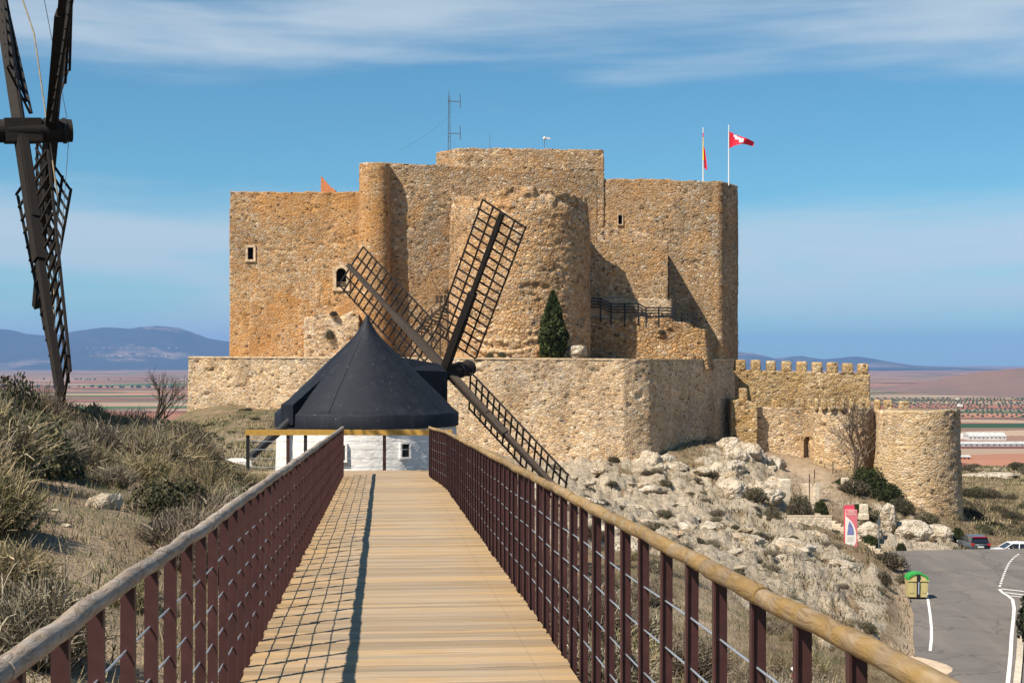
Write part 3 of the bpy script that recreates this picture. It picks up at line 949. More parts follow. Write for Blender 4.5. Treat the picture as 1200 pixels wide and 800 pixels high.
def opening(parent, x0, x1, z0, z1, y, org, depth=.7, frame=.18, arched=False, fmat=None, grid=False, back=None):
    """a real recess behind a hole left in the wall, with a dressed stone frame"""
    fmat = fmat or M_jamb
    cx = (x0 + x1) / 2
    o = MB()
    X0, X1, Z0, Z1 = x0 - .12, x1 + .12, z0 - .12, z1 + .12
    yb, yf = y + depth, y - .03
    o.add([(X0, yf, Z0), (X1, yf, Z0), (X1, yf, Z1), (X0, yf, Z1), (X0, yb, Z0), (X1, yb, Z0), (X1, yb, Z1), (X0, yb, Z1)],
          [(4, 5, 6, 7), (0, 1, 5, 4), (1, 2, 6, 5), (2, 3, 7, 6), (3, 0, 4, 7)])
    w = o.build('window', back or M_void, parent, sub=org)
    fr = MB()
    t = frame
    yy, th = y - .02, .26
    fr.box((x0 - t / 2, yy, (z0 + z1) / 2), (t, th, z1 - z0))
    fr.box((x1 + t / 2, yy, (z0 + z1) / 2), (t, th, z1 - z0))
    fr.box((cx, yy, z0 - t / 2), (x1 - x0 + 2 * t, th + .04, t))
    if arched:
        r = (x1 - x0) / 2
        vs, fs = [], []
        n = 12
        for k in range(n + 1):
            a_ = math.pi * k / n
            for rr in (r, r + t):
                for q in (-th / 2, th / 2):
                    vs.append((cx + rr * math.cos(a_), yy + q, z1 - r + rr * math.sin(a_)))
        for k in range(n):
            b = k * 4
            fs += [(b, b + 2, b + 6, b + 4), (b + 1, b + 5, b + 7, b + 3), (b, b + 4, b + 5, b + 1), (b + 2, b + 3, b + 7, b + 6)]
        fr.add(vs, fs)
        for sx_ in (-1, 1):                                    # spandrels close the square hole round the arch
            pts_ = [(cx + sx_ * r * math.cos(math.pi / 2 * k / 6), z1 - r + r * math.sin(math.pi / 2 * k / 6)) for k in range(7)]
            for k in range(6):
                (xa, za), (xb, zb) = pts_[k], pts_[k + 1]
                fr.add([(xa, yy - .05, za), (xb, yy - .05, zb), (xb, yy - .05, z1 + .15), (xa, yy - .05, z1 + .15)], [(0, 1, 2, 3)])
    else:
        fr.box((cx, yy, z1 + t / 2), (x1 - x0 + 2 * t, th + .02, t))
    fr.build('frame', fmat, w)
    fr_o = w.children[0]
    fr_o.data.transform(Matrix.Translation((-org[0], -org[1], -org[2])))
    if grid:
        gmb = MB()
        for k in range(3):
            zz = z0 + .12 + k * .22
            gmb.bar((x0, y + .25, zz), (x1, y + .25, zz), .05, .05)
        go = gmb.build('railing_bar', M_jamb, w)
        go.data.transform(Matrix.Translation((-org[0], -org[1], -org[2])))
    return w


def px_hole(px0, px1, py0, py1, d):
    return ((px0 - 600) / F * d, (px1 - 600) / F * d, (HY - py1) / F * d, (HY - py0) / F * d)


def zat(py, d): return (HY - py) / F * d
def xat(px, d): return (px - 600) / F * d


castle = thing('castle', 'ochre stone castle with a square keep and a big broken round tower', 'castle', (0, 150, 0))
CO = (0, 150, 0)
# left block
D = 150.0
h_l1 = px_hole(290.5, 297, 290, 304, D)
h_l2 = px_hole(394, 406, 314, 337, D)
h_l3 = px_hole(365, 370, 346, 352, D)
masonry('residential_block', [(xat(269, D), D), (xat(423, D), D), (xat(423, D), 172), (xat(269, D) - 1.6, 172)], -2.0, zat(224.5, D), M_castle, castle, CO, holes=[h_l1, h_l2], seed=1)
opening(castle, *h_l1, D, CO, .8, .24)
opening(castle, *h_l2, D, CO, 1.0, .34, arched=True, grid=True)
# a broken rib of masonry at the foot of that block
masonry('buttress', [(xat(357, 149), 148.6), (xat(421, 149), 148.4), (xat(421, 149), 150.2), (xat(357, 149), 150.2)], -1.5, lambda x, y: zat(363, 149) - 0.9 * abs(math.sin(x * 1.7)) * .8, M_bast, castle, CO, ragged=.5, amp=.12, seed=4)
# turret
tx_, ty_ = xat(438.5, 149.6), 150.2
masonry('turret', arc(tx_, ty_, 1.62, 0, 340, 34), -1.5, zat(190, 148.6), M_turret, castle, CO, ragged=.10, amp=.05, seed=6, batter=.22)
# central wall, keep
D2 = 150.4
YU = 155.6                                  # plane of the upper walls
masonry('curtain_wall', [(xat(440, D2), D2), (xat(700, YU), YU), (xat(700, YU), YU + 2.5), (xat(440, D2), 154.5)], -1.5, zat(191, D2), M_keep, castle, CO, seed=9)
keep_path = [(xat(511, YU + 3.4), YU + 3.4), (xat(537, YU), YU), (xat(708, YU), YU), (xat(708, YU), 174), (xat(511, YU + 3.4), 174)]
masonry('keep', keep_path, 2.0, lambda x, y: zat(173.5, YU) - .012 * (x - xat(537, YU)), M_keep, castle, CO, seed=12)
# walls right of the keep: an upper wall in line with the keep, a lower block in front of it
D5 = 149.6
h_5 = px_hole(724.5, 729, 252, 263, YU + .1)
masonry('curtain_wall', [(xat(702, YU), YU + .1), (xat(786, YU), YU + .1), (xat(786, YU), YU + 2.5), (xat(702, YU), YU + 2.5)], 2.0, zat(209.5, YU), M_keep, castle, CO, holes=[h_5], seed=15)
opening(castle, *h_5, YU + .1, CO, .9, .12)
masonry('forework', [(xat(664, D5), D5), (xat(783, D5), D5), (xat(783, D5), YU + 1.0), (xat(664, D5), YU + 1.0)], 2.0, zat(281, D5), M_keep, castle, CO, seed=16, ragged=.05)
masonry('wall_plinth', [(xat(664, D5), D5 - .3), (xat(786, D5), D5 - .3), (xat(790, D5), D5 + 1.5), (xat(664, D5), D5 + 1.5)], 2.0, zat(350, D5), M_bast, castle, CO, seed=17, batter=.25, ragged=.2)
# corner tower at the right
D6 = YU - .05
r6 = 4.4
x6a, x6b = xat(783.5, D6), xat(866, D6 + 4)
masonry('corner_tower', [(x6a, D6), (xat(842, D6), D6), (xat(847, D6), D6 + .25), (xat(850, D6), D6 + .7), (x6b - .25, D6 + 3.6), (x6b, D6 + 4.6), (x6b, 174), (x6a, 174)], -2.5, lambda x, y: zat(211, D6) - .02 * (x - x6a), M_keep, castle, CO, seed=18)
# great round tower
DT = 147.0
xc = xat(609, DT)
rt = 82.0 / F * DT
masonry('round_tower', arc(xc, DT, rt, 0, 355, 71), -.6, lambda x, y: zat(220, 140) + .22 * math.sin((x - xc) * .62 + 1.2) - .05 * abs(x - xc - 1.0) - 3.0 * max(0, min(1, (y - DT + 1.5) / 3)), M_round, castle, CO, ragged=.42, amp=.09, worn_or_lit=.75, lowamp=3.6, seed=21, rag_s=1.0, batter=.15)
# big loosened stones round the foot of the tower, each one lying in its bed
def rock_mesh(name, seed, sub=3, jag=.35, flat=.8, blocky=0.0):
    b = bmesh.new()
    bmesh.ops.create_icosphere(b, subdivisions=sub, radius=1.0)
    co = np.array([v.co[:] for v in b.verts])
    if blocky:
        m = np.max(np.abs(co), axis=1, keepdims=True)
        co = co * (1 - blocky) + co / m * .82 * blocky
    n = fbm(co[:, 0] * 1.3 + seed * 3.1, co[:, 1] * 1.3 + seed, co[:, 2] * 1.3, seed, 5, .55) - .5
    n2 = np.abs(fbm(co[:, 0] * 2.6 + seed, co[:, 1] * 2.6, co[:, 2] * 2.6, seed + 40, 4) - .5)
    k = 1 + n * jag * 2.2 - n2 * jag * 1.1
    k = np.round(k / .07) * .07 * .5 + k * .5
    co = co * k[:, None]
    co[:, 2] *= flat
    f = np.array([[v.index for v in fa.verts] for fa in b.faces])
    b.free()
    return np_mesh(name, co, f, M_rock, False)


def stone_mesh(seed):
    me = rock_mesh('stone', seed, 2, .16, 1.0, .75)
    me.materials.clear()
    me.materials.append(M_jamb2)
    return me


M_jamb2 = simple('loose_ochre_stone', (0.50, 0.35, 0.20), 0.95, 4.0, 0.45, 0.06)
stone_me = [stone_mesh(k) for k in range(6)]
for row, (py, n, sz) in enumerate([(410, 12, .50), (398, 12, .48), (386, 11, .42), (374, 10, .36), (362, 8, .32)]):
    for k in range(n):
        px = 556 + (72 if row < 3 else 60) * (k + random.uniform(.1, .9)) / n
        if 632 < px < 662: continue
        th = math.asin(max(-.98, min(.98, (px - 609) / 82.0)))
        rr = rt - .18
        x, y = xc + rr * math.sin(th), DT - rr * math.cos(th)
        z = zat(py + random.uniform(-3, 3), y)
        o = link('stone', random.choice(stone_me), None, castle, (x, y - 150, z))
        o.rotation_euler = (random.uniform(-.2, .2), random.uniform(-.2, .2), random.uniform(0, 6.3))
        o.scale = (sz * random.uniform(.8, 1.35), sz * .9, sz * random.uniform(.55, .8))
# rubble terrace under the fence
DR = 148.9
masonry('terrace_wall', [(xat(686, DR), DR), (xat(826, DR), DR - .3), (xat(834, DR), DR + 1.5), (xat(834, DR), DR + 8), (xat(686, DR), DR + 8)], -.8,
        lambda x, y: np.interp(x, [xat(690, DR), xat(770, DR), xat(800, DR), xat(834, DR)], [zat(372, DR), zat(372, DR), zat(377, DR), zat(388, DR)]), M_ruin, castle, CO, ragged=.3, amp=.12, seed=24, batter=.5)
# stones picked out by their size on the keep's weathered faces: putlog holes
# brick fin on the roof
mb = MB()
bz = zat(224.5, 156)
x0, x1 = xat(376, 156), xat(393, 156)
prof = [(x0, bz - .6), (x1, bz - .6), (x1, bz + .15), (x1 - .5, bz + .5), (x1 - 1.1, bz + 1.15), (x0, bz + 1.75)]
vs = [(x, 156, z) for x, z in prof] + [(x, 157.2, z) for x, z in prof]
n = len(prof)
mb.add(vs, [tuple(range(n)), tuple(range(2 * n - 1, n - 1, -1))] + [(i, i + n, (i + 1) % n + n, (i + 1) % n) for i in range(n)])
mb.build('brick_gable', M_brick, castle, sub=CO)

# bastion (outer wall)
bast = thing('bastion_wall', 'pale outer stone bastion wall at the foot of the castle behind the windmill', 'castle wall', (0, 140, 0))
BO = (0, 140, 0)
Lx, Ly = xat(220.5, 146), 146.0
pb = [(Lx, Ly), (xat(470, 139.5), 139.5), (xat(560, 137.6), 137.6), (xat(731, 136.0), 136.0), (xat(745, 136.6), 136.6), (xat(761, 137.5), 137.5), (xat(861, 155.5), 155.5), (xat(820, 160), 160), (xat(700, 152), 152), (Lx - .5, 158)]
masonry('wall_face', pb, -12.5, lambda x, y: np.interp(x, [Lx, xat(560, 137.6), xat(760, 137.5)], [zat(418.5, 146), zat(420, 137.5), zat(421.5, 136.5)]), M_bast, bast, BO, ragged=.10, amp=.07, seed=31, batter=.45, res=.16)
for px in (603, 616, 640, 659, 697):
    pass
coping = MB()
for a_, b_ in zip(pb[:7], pb[1:7]):
    za = np.interp(a_[0], [Lx, xat(560, 137.6), xat(760, 137.5)], [zat(418.5, 146), zat(420, 137.5), zat(421.5, 136.5)]) + .02
    zb = np.interp(b_[0], [Lx, xat(560, 137.6), xat(760, 137.5)], [zat(418.5, 146), zat(420, 137.5), zat(421.5, 136.5)]) + .02
    dx, dy = b_[0] - a_[0], b_[1] - a_[1]
    L = math.hypot(dx, dy)
    nx, ny = -dy / L * .25, dx / L * .25
    coping.bar((a_[0] + nx, a_[1] + ny, za), (b_[0] + nx, b_[1] + ny, zb), .62, .16)
coping.build('coping', M_jamb, bast, sub=BO)

# merlon meshes
def merlon_mesh(seed, mat):
    me = rock_mesh('merlon', seed, 3, .10, 1.0, .93)
    me.materials.clear()
    me.materials.append(mat)
    return me


mer_me = [merlon_mesh(50 + k, M_barb) for k in range(5)]
upper = thing('crenellated_wall', 'tall yellow stone wall topped by a row of square merlons', 'castle wall', (xat(940, 157), 157, -10))
UO = (xat(940, 157), 157, -10)
UD = 157.0
masonry('wall_face', [(xat(848, UD), UD), (xat(1019, UD), UD), (xat(1019, UD), UD + 2.6), (xat(848, UD), UD + 2.6)], -14, lambda x, y: np.interp(x, [xat(857, UD), xat(1019, UD)], [zat(433, UD), zat(438, UD)]), M_barb, upper, UO, seed=41, ragged=.12, amp=.09)
for k in range(9):
    px = 868.5 + 18.0 * k - 0.0
    hgt = 12.5 / F * UD
    x = xat(px, UD)
    zb = np.interp(x, [xat(857, UD), xat(1019, UD)], [zat(433, UD), zat(438, UD)])
    o = link('merlon', mer_me[k % 5], None, upper, (x - UO[0], +.55, zb + hgt * .42 - UO[2]))
    o.scale = (.66 + random.uniform(-.04, .04), .62, hgt * .66)
# gate turret beside the bastion
gt = thing('gate_turret', 'small half shaded turret with two merlons between bastion and crenellated wall', 'castle tower', (xat(874, 151.5), 151.5, -12))
GO = (xat(874, 151.5), 151.5, -12)
masonry('wall_face', [(xat(856, 151.5), 151.5), (xat(887, 151.5), 151.2), (xat(887, 151.5), 153.2), (xat(856, 151.5), 154.5)], -14, zat(468, 151.5), M_barb, gt, GO, seed=44, ragged=.35, amp=.1)
for k, px in enumerate((871.5, 883.5)):
    o = link('merlon', mer_me[k], None, gt, (xat(px, 151.5) - GO[0], .45, zat(462, 151.5) - GO[2]))
    o.scale = (.52 if k == 0 else .25, .4, .85)
# lower barbican with half round turret
barb = thing('barbican', 'lower barbican wall with half round turret and arched gate behind the bare tree', 'castle wall', (xat(960, 150), 150, -12))
AO = (xat(960, 150), 150, -12)
BD = 152.5
cxh, rh = xat(988, 150.4), 3.12
gate = px_hole(941.5, 951.5, 511, 541, BD)
masonry('wall_face', [(xat(886, BD), BD), (xat(958, BD), BD), (xat(958, BD), BD + 2), (xat(886, BD), BD + 2)], -13.5, lambda x, y: zat(477, BD) + .06 * (x - xat(886, BD)) * 0, M_barb2, barb, AO, seed=47, ragged=.1, amp=.08, holes=[(gate[0], gate[1], gate[2], gate[3])])
op = opening(barb, *gate, BD, AO, .75, .35, arched=True, fmat=M_jamb2, back=M_jamb2)
op.name = 'gateway'
masonry('half_round_turret', arc(cxh, 150.4, rh, 180, 360, 30) + [(cxh + rh, 154), (cxh - rh, 154)], -14, zat(478, 147.4), M_barb2, barb, AO, seed=51, ragged=.12, amp=.08)
masonry('wall_face', [(xat(1016, 151), 151), (xat(1080, 146.5), 146.5), (xat(1080, 146.5), 148.5), (xat(1016, 151), 153)], -17, zat(480, 148.5), M_barb2, barb, AO, seed=54, ragged=.12, amp=.09)
for k, (px, d, py, w) in enumerate([(910, 152.6, 471.5, 9), (926.5, 152.6, 471.5, 9), (941, 152.6, 472, 4), (949, 152.4, 472, 4.5), (957.5, 149.0, 472.5, 4.5), (966, 147.9, 472.5, 6), (977, 147.2, 472.5, 6), (988, 147.0, 472.5, 6), (999, 147.2, 472.5, 6), (1010, 147.9, 473, 5), (1018, 149.0, 473.5, 4.5), (1029, 150.3, 474, 7), (1041.5, 149.4, 474, 10), (1060, 148.0, 475, 11)]):
    o = link('merlon', mer_me[k % 5], None, barb, (xat(px, d) - AO[0], d + .35 - AO[1], zat(py, d) - AO[2] - .1))
    o.scale = (w / F * d * .62, .4, .72)
ROT = 144.0
cxr, rr_ = xat(1077, ROT), 47.5 / F * ROT
masonry('round_corner_tower', arc(cxr, ROT + .5, rr_, 0, 352, 60), -18.5, lambda x, y: zat(481, 140.5) + .02 * (x - cxr), M_barb2, barb, AO, seed=57, ragged=.12, amp=.09, batter=.5)

# ------------------------------------------------------------------ castle fittings
fence = thing('timber_fence', 'black timber rail fence on the terrace under the castle wall', 'fence', (xat(745, 146.4), 146.4, 4))
FO = fence.location
fp = [(680, 349, 373), (704, 350, 374), (716, 356, 379), (732, 356, 380), (748, 356, 378), (757, 360.5, 380), (772, 360.5, 380), (787.5, 361, 379), (790.5, 362, 380)]
DF = 148.8
for px, a_, b_ in fp:
    MB().bar(P(px, a_ - 1, DF), P(px, b_ + 3, DF), .16, .16).build('post', M_black, fence, sub=FO)
for k in range(len(fp) - 1):
    for q in range(4):
        u = q / 4.2
        p1 = P(fp[k][0], fp[k][1] + 14 * u * 1.0, DF - .06)
        p2 = P(fp[k + 1][0], fp[k + 1][1] + 14 * u * 1.0, DF - .06)
        MB().bar(p1, p2, .07, .14).build('rail', M_black, fence, sub=FO)
fence2 = thing('timber_fence', 'short dark rail fence in the shade against the right corner tower', 'fence', (xat(807, 151), 151, 4))
for px in (799, 806, 812, 816):
    MB().bar(P(px, 366, 151), P(px, 383, 151), .12, .12).build('post', M_black, fence2, sub=fence2.location)
for py in (367, 372, 376):
    MB().bar(P(798, py, 150.9), P(817, py, 150.9), .06, .12).build('rail', M_black, fence2, sub=fence2.location)

# timber stair between turret and round tower
stair = thing('timber_stair', 'old brown timber stair at the wall foot behind the windmill sails', 'staircase', (xat(505, 147), 147, 0))
SO = stair.location
for k in range(11):
    u = k / 10
    MB().bar(P(483 + 38 * u, 391 - 34 * u, 146.4 + .2 * u), P(496 + 36 * u, 394 - 34 * u, 148.4), .34, .07).build('tread', M_scaf, stair, sub=SO)
for dy in (146.2, 148.5):
    MB().bar(P(480, 394, dy), P(524, 354, dy), .10, .28).build('stringer', M_scaf, stair, sub=SO)
    MB().bar(P(480, 384, dy), P(524, 344, dy), .07, .09).build('handrail', M_scaf, stair, sub=SO)
for px, py in ((482, 396), (494, 384), (506, 374), (516, 364), (525, 354)):
    MB().bar(P(px, py - 12, 146.2), P(px, 417, 146.2), .16, .16).build('post', M_scaf, stair, sub=SO)
MB().bar(P(496, 380, 146.0), P(520, 417, 146.0), .10, .12).build('brace', M_scaf, stair, sub=SO)
MB().bar(P(520, 375, 146.0), P(498, 417, 146.0), .10, .12).build('brace', M_scaf, stair, sub=SO)
MB().box(P(515, 354, 147), (.8, .8, .1)).build('landing', M_scaf, stair, sub=SO)
for k in range(3):
    MB().bar(P(512 + 5 * k, 346, 147.2), P(512 + 5 * k, 354, 147.2), .32, .04).build('board', M_scaf, stair, sub=SO)
MB().bar(P(516, 344, 147), P(506, 328, 147), .08, .08).build('pole', M_scaf, stair, sub=SO)

# antenna mast, weather vane, flags, security camera
M_ant = simple('galvanised_mast', (0.10, 0.12, 0.14), 0.5, 6, 0.3)
ZK = zat(174, 158)
ant = thing('antenna_mast', 'tall thin radio antenna mast with two dipoles on the keep roof', 'antenna', (xat(526, 158), 158, ZK - .5))
AH = 67 / F * 158
for q in range(3):
    a_ = 2 * math.pi * q / 3
    MB().tube([(.16 * math.cos(a_), .16 * math.sin(a_), 0), (.10 * math.cos(a_), .10 * math.sin(a_), AH)], .035, 5).build('mast_leg', M_ant, ant)
for k in range(14):
    z = AH * (k + .5) / 14
    MB().tube([(.14 * math.cos(k * 2.1), .14 * math.sin(k * 2.1), z), (.14 * math.cos(k * 2.1 + 2.1), .14 * math.sin(k * 2.1 + 2.1), z + .4)], .02, 4).build('strut', M_ant, ant)
for zz in (AH * .90, AH * .34):
    MB().bar((0, 0, zz), (1.25, 0, zz), .08, .08).build('arm', M_ant, ant)
    MB().tube([(1.25, 0, zz - .8), (1.25, 0, zz + .85)], .045, 5).build('dipole', M_ant, ant)
MB().tube([(0, 0, AH), (0, 0, AH + .7)], .02, 4).build('tip_rod', M_ant, ant)
MB().tube([(0, 0, AH * .62), (-2.4, .6, AH * .35), (-6, 2, 0.3)], .010, 4).build('guy_wire', M_ant, ant)
MB().tube([(0, 0, AH * .30), (.5, -.3, AH * .15), (.75, -.6, 0.3)], .010, 4).build('guy_wire', M_ant, ant)
rod = thing('lightning_rod', 'single thin rod standing on the keep roof right of the antenna', 'rod', (xat(574, 156), 156, ZK - .6))
MB().tube([(0, 0, 0), (0, 0, 1.9)], .02, 5).build('rod', M_ant, rod)
MB().lathe([(.07, 0), (.07, .5), (.02, .55)], 8).build('foot', M_ant, rod)
vane = thing('weather_station', 'small white weather vane on the keep roof near its right end', 'weather station', (xat(638, 156), 156, ZK - .6))
MB().tube([(0, 0, 0), (0, 0, 1.45)], .03, 5).build('pole', M_ant, vane)
MB().lathe([(.02, -.3), (.14, -.28), (.16, 0), (.05, .1)], 10).build('housing', M_pale, vane, (0, 0, 1.5))
vn_ = MB().bar((-.1, 0, 1.5), (.62, 0, 1.38), .05, .17).build('vane', M_pale, vane)

M_pole = simple('white_pole', (0.78, 0.76, 0.72), 0.4, 8, 0.1)
M_red = simple('red_cloth', (0.72, 0.018, 0.045), 0.7, 3, 0.12)
M_yel = simple('yellow_cloth', (0.82, 0.55, 0.03), 0.7, 3, 0.12)
M_wht = simple('white_cloth', (0.85, 0.84, 0.83), 0.7, 3, 0.06)


def flag_sheet(fn, nu, nv, u0=0, u1=1, v0=0, v1=1, off=0.0):
    vs, fs = [], []
    for i_ in range(nu + 1):
        for j_ in range(nv + 1):
            p = fn(u0 + (u1 - u0) * i_ / nu, v0 + (v1 - v0) * j_ / nv)
            vs.append((p[0], p[1] - off, p[2]))
    for i_ in range(nu):
        for j_ in range(nv):
            a_ = i_ * (nv + 1) + j_
            fs.append((a_, a_ + nv + 1, a_ + nv + 2, a_ + 1))
    return MB().add(vs, fs, True)


ZT = zat(211, 157)
D_FL = 157.0
fl1 = thing('flagpole', 'white flagpole with limp red and yellow flag on the corner tower', 'flag', (xat(824, D_FL), D_FL, ZT - .6))
H1 = 60 / F * D_FL + .6
MB().tube([(0, 0, 0), (0, 0, H1)], [.075, .05], 8).build('pole', M_pole, fl1)
MB().lathe([(.01, -.08), (.09, 0), (.01, .1)], 8).build('finial', M_pole, fl1, (0, 0, H1 + .05))


def limp(u, v):     # u 0..1 along the hoist downward, v 0..1 across the gathered folds
    z = H1 - .45 - u * 3.7
    w = (.20 + .50 * max(0, u - .42) ** .8 * (1 if u < .95 else .8))
    return (-.07 + v * w, -.11 + .14 * math.sin(v * 9 + u * 3) * w * 2, z - v * .9 * max(0, u - .3))


for nm, m_, a_, b_ in (('red_band', M_red, 0, .13), ('yellow_band', M_yel, .13, .80), ('red_band', M_red, .42, .97)):
    flag_sheet(limp, 12, 8, a_, b_, 0.0 if m_ is M_yel else .32 if a_ > .2 else 0, .38 if m_ is M_yel else 1.0 if a_ > .2 else .5, .02 if m_ is M_red else 0).build(nm, m_, fl1)
fl2 = thing('flagpole', 'white flagpole flying a red flag with white emblem on the corner tower', 'flag', (xat(854, D_FL), D_FL, ZT - .6))
H2 = 63 / F * D_FL + .6
MB().tube([(0, 0, 0), (0, 0, H2)], [.075, .05], 8).build('pole', M_pole, fl2)
MB().lathe([(.01, -.08), (.09, 0), (.01, .1)], 8).build('finial', M_pole, fl2, (0, 0, H2 + .05))


def fly(u, v):     # u along the fly, v 0 top .. 1 bottom at the hoist
    top = H2 - .55 - 1.15 * u ** .85
    bot = H2 - 2.45 + (.42 * math.sin(u * 2.6) - .22 * u)
    z = top + (bot - top) * v * (1 - .35 * u)
    x = u * 2.85 - .12 * v * u
    return (x + .03, .34 * math.sin(u * 7.5 + v * 1.4) * u, z)


flag_sheet(fly, 24, 10).build('flag_cloth', M_red, fl2)
em = []
for (u0, u1, v0, v1) in ((.24, .44, .16, .44), (.40, .56, .30, .78), (.18, .30, .05, .26), (.50, .56, .2, .34)):
    em.append((u0, u1, v0, v1))
    flag_sheet(fly, 5, 4, u0, u1, v0, v1, .03).build('emblem', M_wht, fl2)

sc_ = thing('security_camera', 'white security camera on a short mast atop the round corner tower', 'camera', (xat(1121.5, 147), 147, zat(482, 147)))
MB().tube([(0, 0, -.2), (0, 0, 1.35)], .05, 6).build('mast', M_ant, sc_)
MB().box((0.02, 0, 1.32), (.34, .18, .16)).build('top_box', M_pale, sc_)
MB().lathe([(.02, -.18), (.17, -.12), (.20, .05), (.12, .16), (.01, .18)], 12).build('dome', M_pale, sc_, (.16, -.1, .58))
MB().bar((.05, -.1, .68), (.52, -.14, .60), .26, .28).build('housing', M_pale, sc_)
MB().box((.52, -.16, .42), (.2, .2, .2)).build('lens', M_black, sc_)

# ------------------------------------------------------------------ windmills
def windmill(name, label, cx, cy, eave_z, ground_z, Rm, cone_h, az_deg, tilt_deg, hub_dist, hub_up, phi0, L, W, beta_deg, tail, wins, offs=(.18, -.16), worn_or_lit=True, twist=0.0):
    t = thing(name, label, 'windmill', (cx, cy, ground_z))
    ez = eave_z - ground_z
    # white tower
    vs, fs = [], []
    n, m = 72, 24
    for j_ in range(m + 1):
        z = (ez + .02) * j_ / m - .6 * (j_ == 0)
        for k in range(n):
            a_ = 2 * math.pi * k / n
            rr = Rm * .972 + .16 * (1 - j_ / m) + .05 * (float(vn(k * .9, j_ * .9, seed=3)) - .5)
            vs.append((rr * math.cos(a_), rr * math.sin(a_), z))
    for j_ in range(m):
        for k in range(n):
            fs.append((j_ * n + k, j_ * n + (k + 1) % n, (j_ + 1) * n + (k + 1) % n, (j_ + 1) * n + k))
    MB().add(vs, fs, True).build('tower', M_white, t)
    # conical cap with skirt
    prof = [(.98, 0), (1, 0), (1, .02), (1, .405), (.993, .435), (.975, .475), (.93, .60), (.80, 1.0), (.62, 1.5), (.44, 2.03), (.27, 2.5), (.165, 2.8), (.112, 3.0), (.065, 3.22), (.03, 3.42), (.006, 3.6)]
    prof = [(a_ * Rm, b_ * cone_h / 3.6) for a_, b_ in prof]
    roof = MB()
    vs, fs = [], []
    n = 64
    for q, (rr, z) in enumerate(prof):
        for k in range(n):
            a_ = 2 * math.pi * k / n
            w = (1 - abs(math.sin(a_ * 9)) * .006) if q > 4 else 1 + .003 * math.sin(a_ * 13)
            vs.append((rr * w * math.cos(a_), rr * w * math.sin(a_), z + (0.014 * math.sin(a_ * 9) if q in (3, 4) else 0)))
    for q in range(len(prof) - 1):
        for k in range(n):
            fs.append((q * n + k, q * n + (k + 1) % n, (q + 1) * n + (k + 1) % n, (q + 1) * n + k))
    roof.add(vs, fs, True)
    rf = roof.build('roof', M_roof, t, (0, 0, ez))
    for k in range(9):                                  # felt lap battens
        a_ = 2 * math.pi * (k + .3) / 9
        MB().tube([((rr + .001) * math.cos(a_), (rr + .001) * math.sin(a_), z) for rr, z in prof[5:13]], .007, 5).build('seam', M_roof, rf)
    a = R(az_deg)
    ax0 = Vector((math.sin(a), math.cos(a), 0))
    tl = R(tilt_deg)
    ax = (ax0 * math.cos(tl) + Vector((0, 0, 1)) * math.sin(tl)).normalized()
    u = Vector((math.cos(a), -math.sin(a), 0))
    up = u.cross(ax).normalized()
    hub = Vector((0, 0, ez + hub_up)) + ax0 * hub_dist
    # low gabled dormer for the shaft
    dm = MB()
    wd = .46
    base = Vector((0, 0, ez + .5))
    o1, o2 = ax0 * (Rm * .22), ax0 * (Rm * 1.0)
    e1, e2 = Vector((0, 0, hub_up + .10)), Vector((0, 0, hub_up - .48))
    g1_, g2_ = Vector((0, 0, hub_up + .60)), Vector((0, 0, hub_up - .22))
    vs = [base + o1 + u * wd, base + o1 - u * wd, base + o2 + u * wd, base + o2 - u * wd]
    vs += [base + o1 + u * wd + e1 - Vector((0, 0, .5)), base + o1 - u * wd + e1 - Vector((0, 0, .5)), base + o2 + u * wd + e2, base + o2 - u * wd + e2]
    vs += [base + o1 + g1_ - Vector((0, 0, .5)), base + o2 + g2_]
    dm.add(vs, [(0, 2, 6, 4), (1, 5, 7, 3), (4, 6, 9, 8), (5, 8, 9, 7), (2, 3, 7, 9, 6)])
    dm.build('dormer', M_roof, t)
    MB().tube([hub - ax * (hub_dist - Rm * .3), hub - ax * .6, hub + ax * .3, hub + ax * 1.05], [.25, .25, .27, .25], 14).build('windshaft', M_dark, t)
    for q in (.48, .86):
        MB().tube([hub + ax * q, hub + ax * (q + .07)], .285, 14).build('iron_band', M_black, t)
    MB().bar(hub - ax * .36, hub + ax * .40, .50, .50, up).build('hub', M_dark, t)
    # sails
    be = R(beta_deg)
    for k in range(4):
        ph = R(phi0 + 90 * k)
        dr = u * math.cos(ph) + up * math.sin(ph)
        w = -(-u * math.sin(ph) + up * math.cos(ph))
        off = ax * offs[k % 2]
        h0 = hub + off
        bw = (w * math.cos(be) + ax * math.sin(be)).normalized()
        nrm = dr.cross(bw).normalized()
        s = MB()
        s.bar(h0, h0 + dr * (L * .52), .23, .24, nrm)
        s.bar(h0 + dr * (L * .02), h0 + dr * (L * .36), .29, .18, nrm)
        s.bar(h0 + dr * (L * .50), h0 + dr * L, .15, .15, nrm)
        sail = s.build('sail', M_dark2 if k % 2 and worn_or_lit else M_dark, t)  # one stock pair takes the browner copy with sunlight in its colour
        r0 = 1.15
        nb = 17
        fo = nrm * .10
        for q in range(nb):
            rr = r0 + (L - .05 - r0) * q / (nb - 1)
            wl, wr = W * .5, W * .5
            if q % 6 == 3: wl += .06
            p = h0 + dr * rr + fo
            j_ = random.uniform(-.03, .03)
            bq = R(beta_deg + twist * q / (nb - 1))
            bwq = w * math.cos(bq) + ax * math.sin(bq)
            MB().bar(p - bwq * wl + dr * j_, p + bwq * wr - dr * j_, .045, .045, nrm).build('lattice_bar', M_dark, sail)
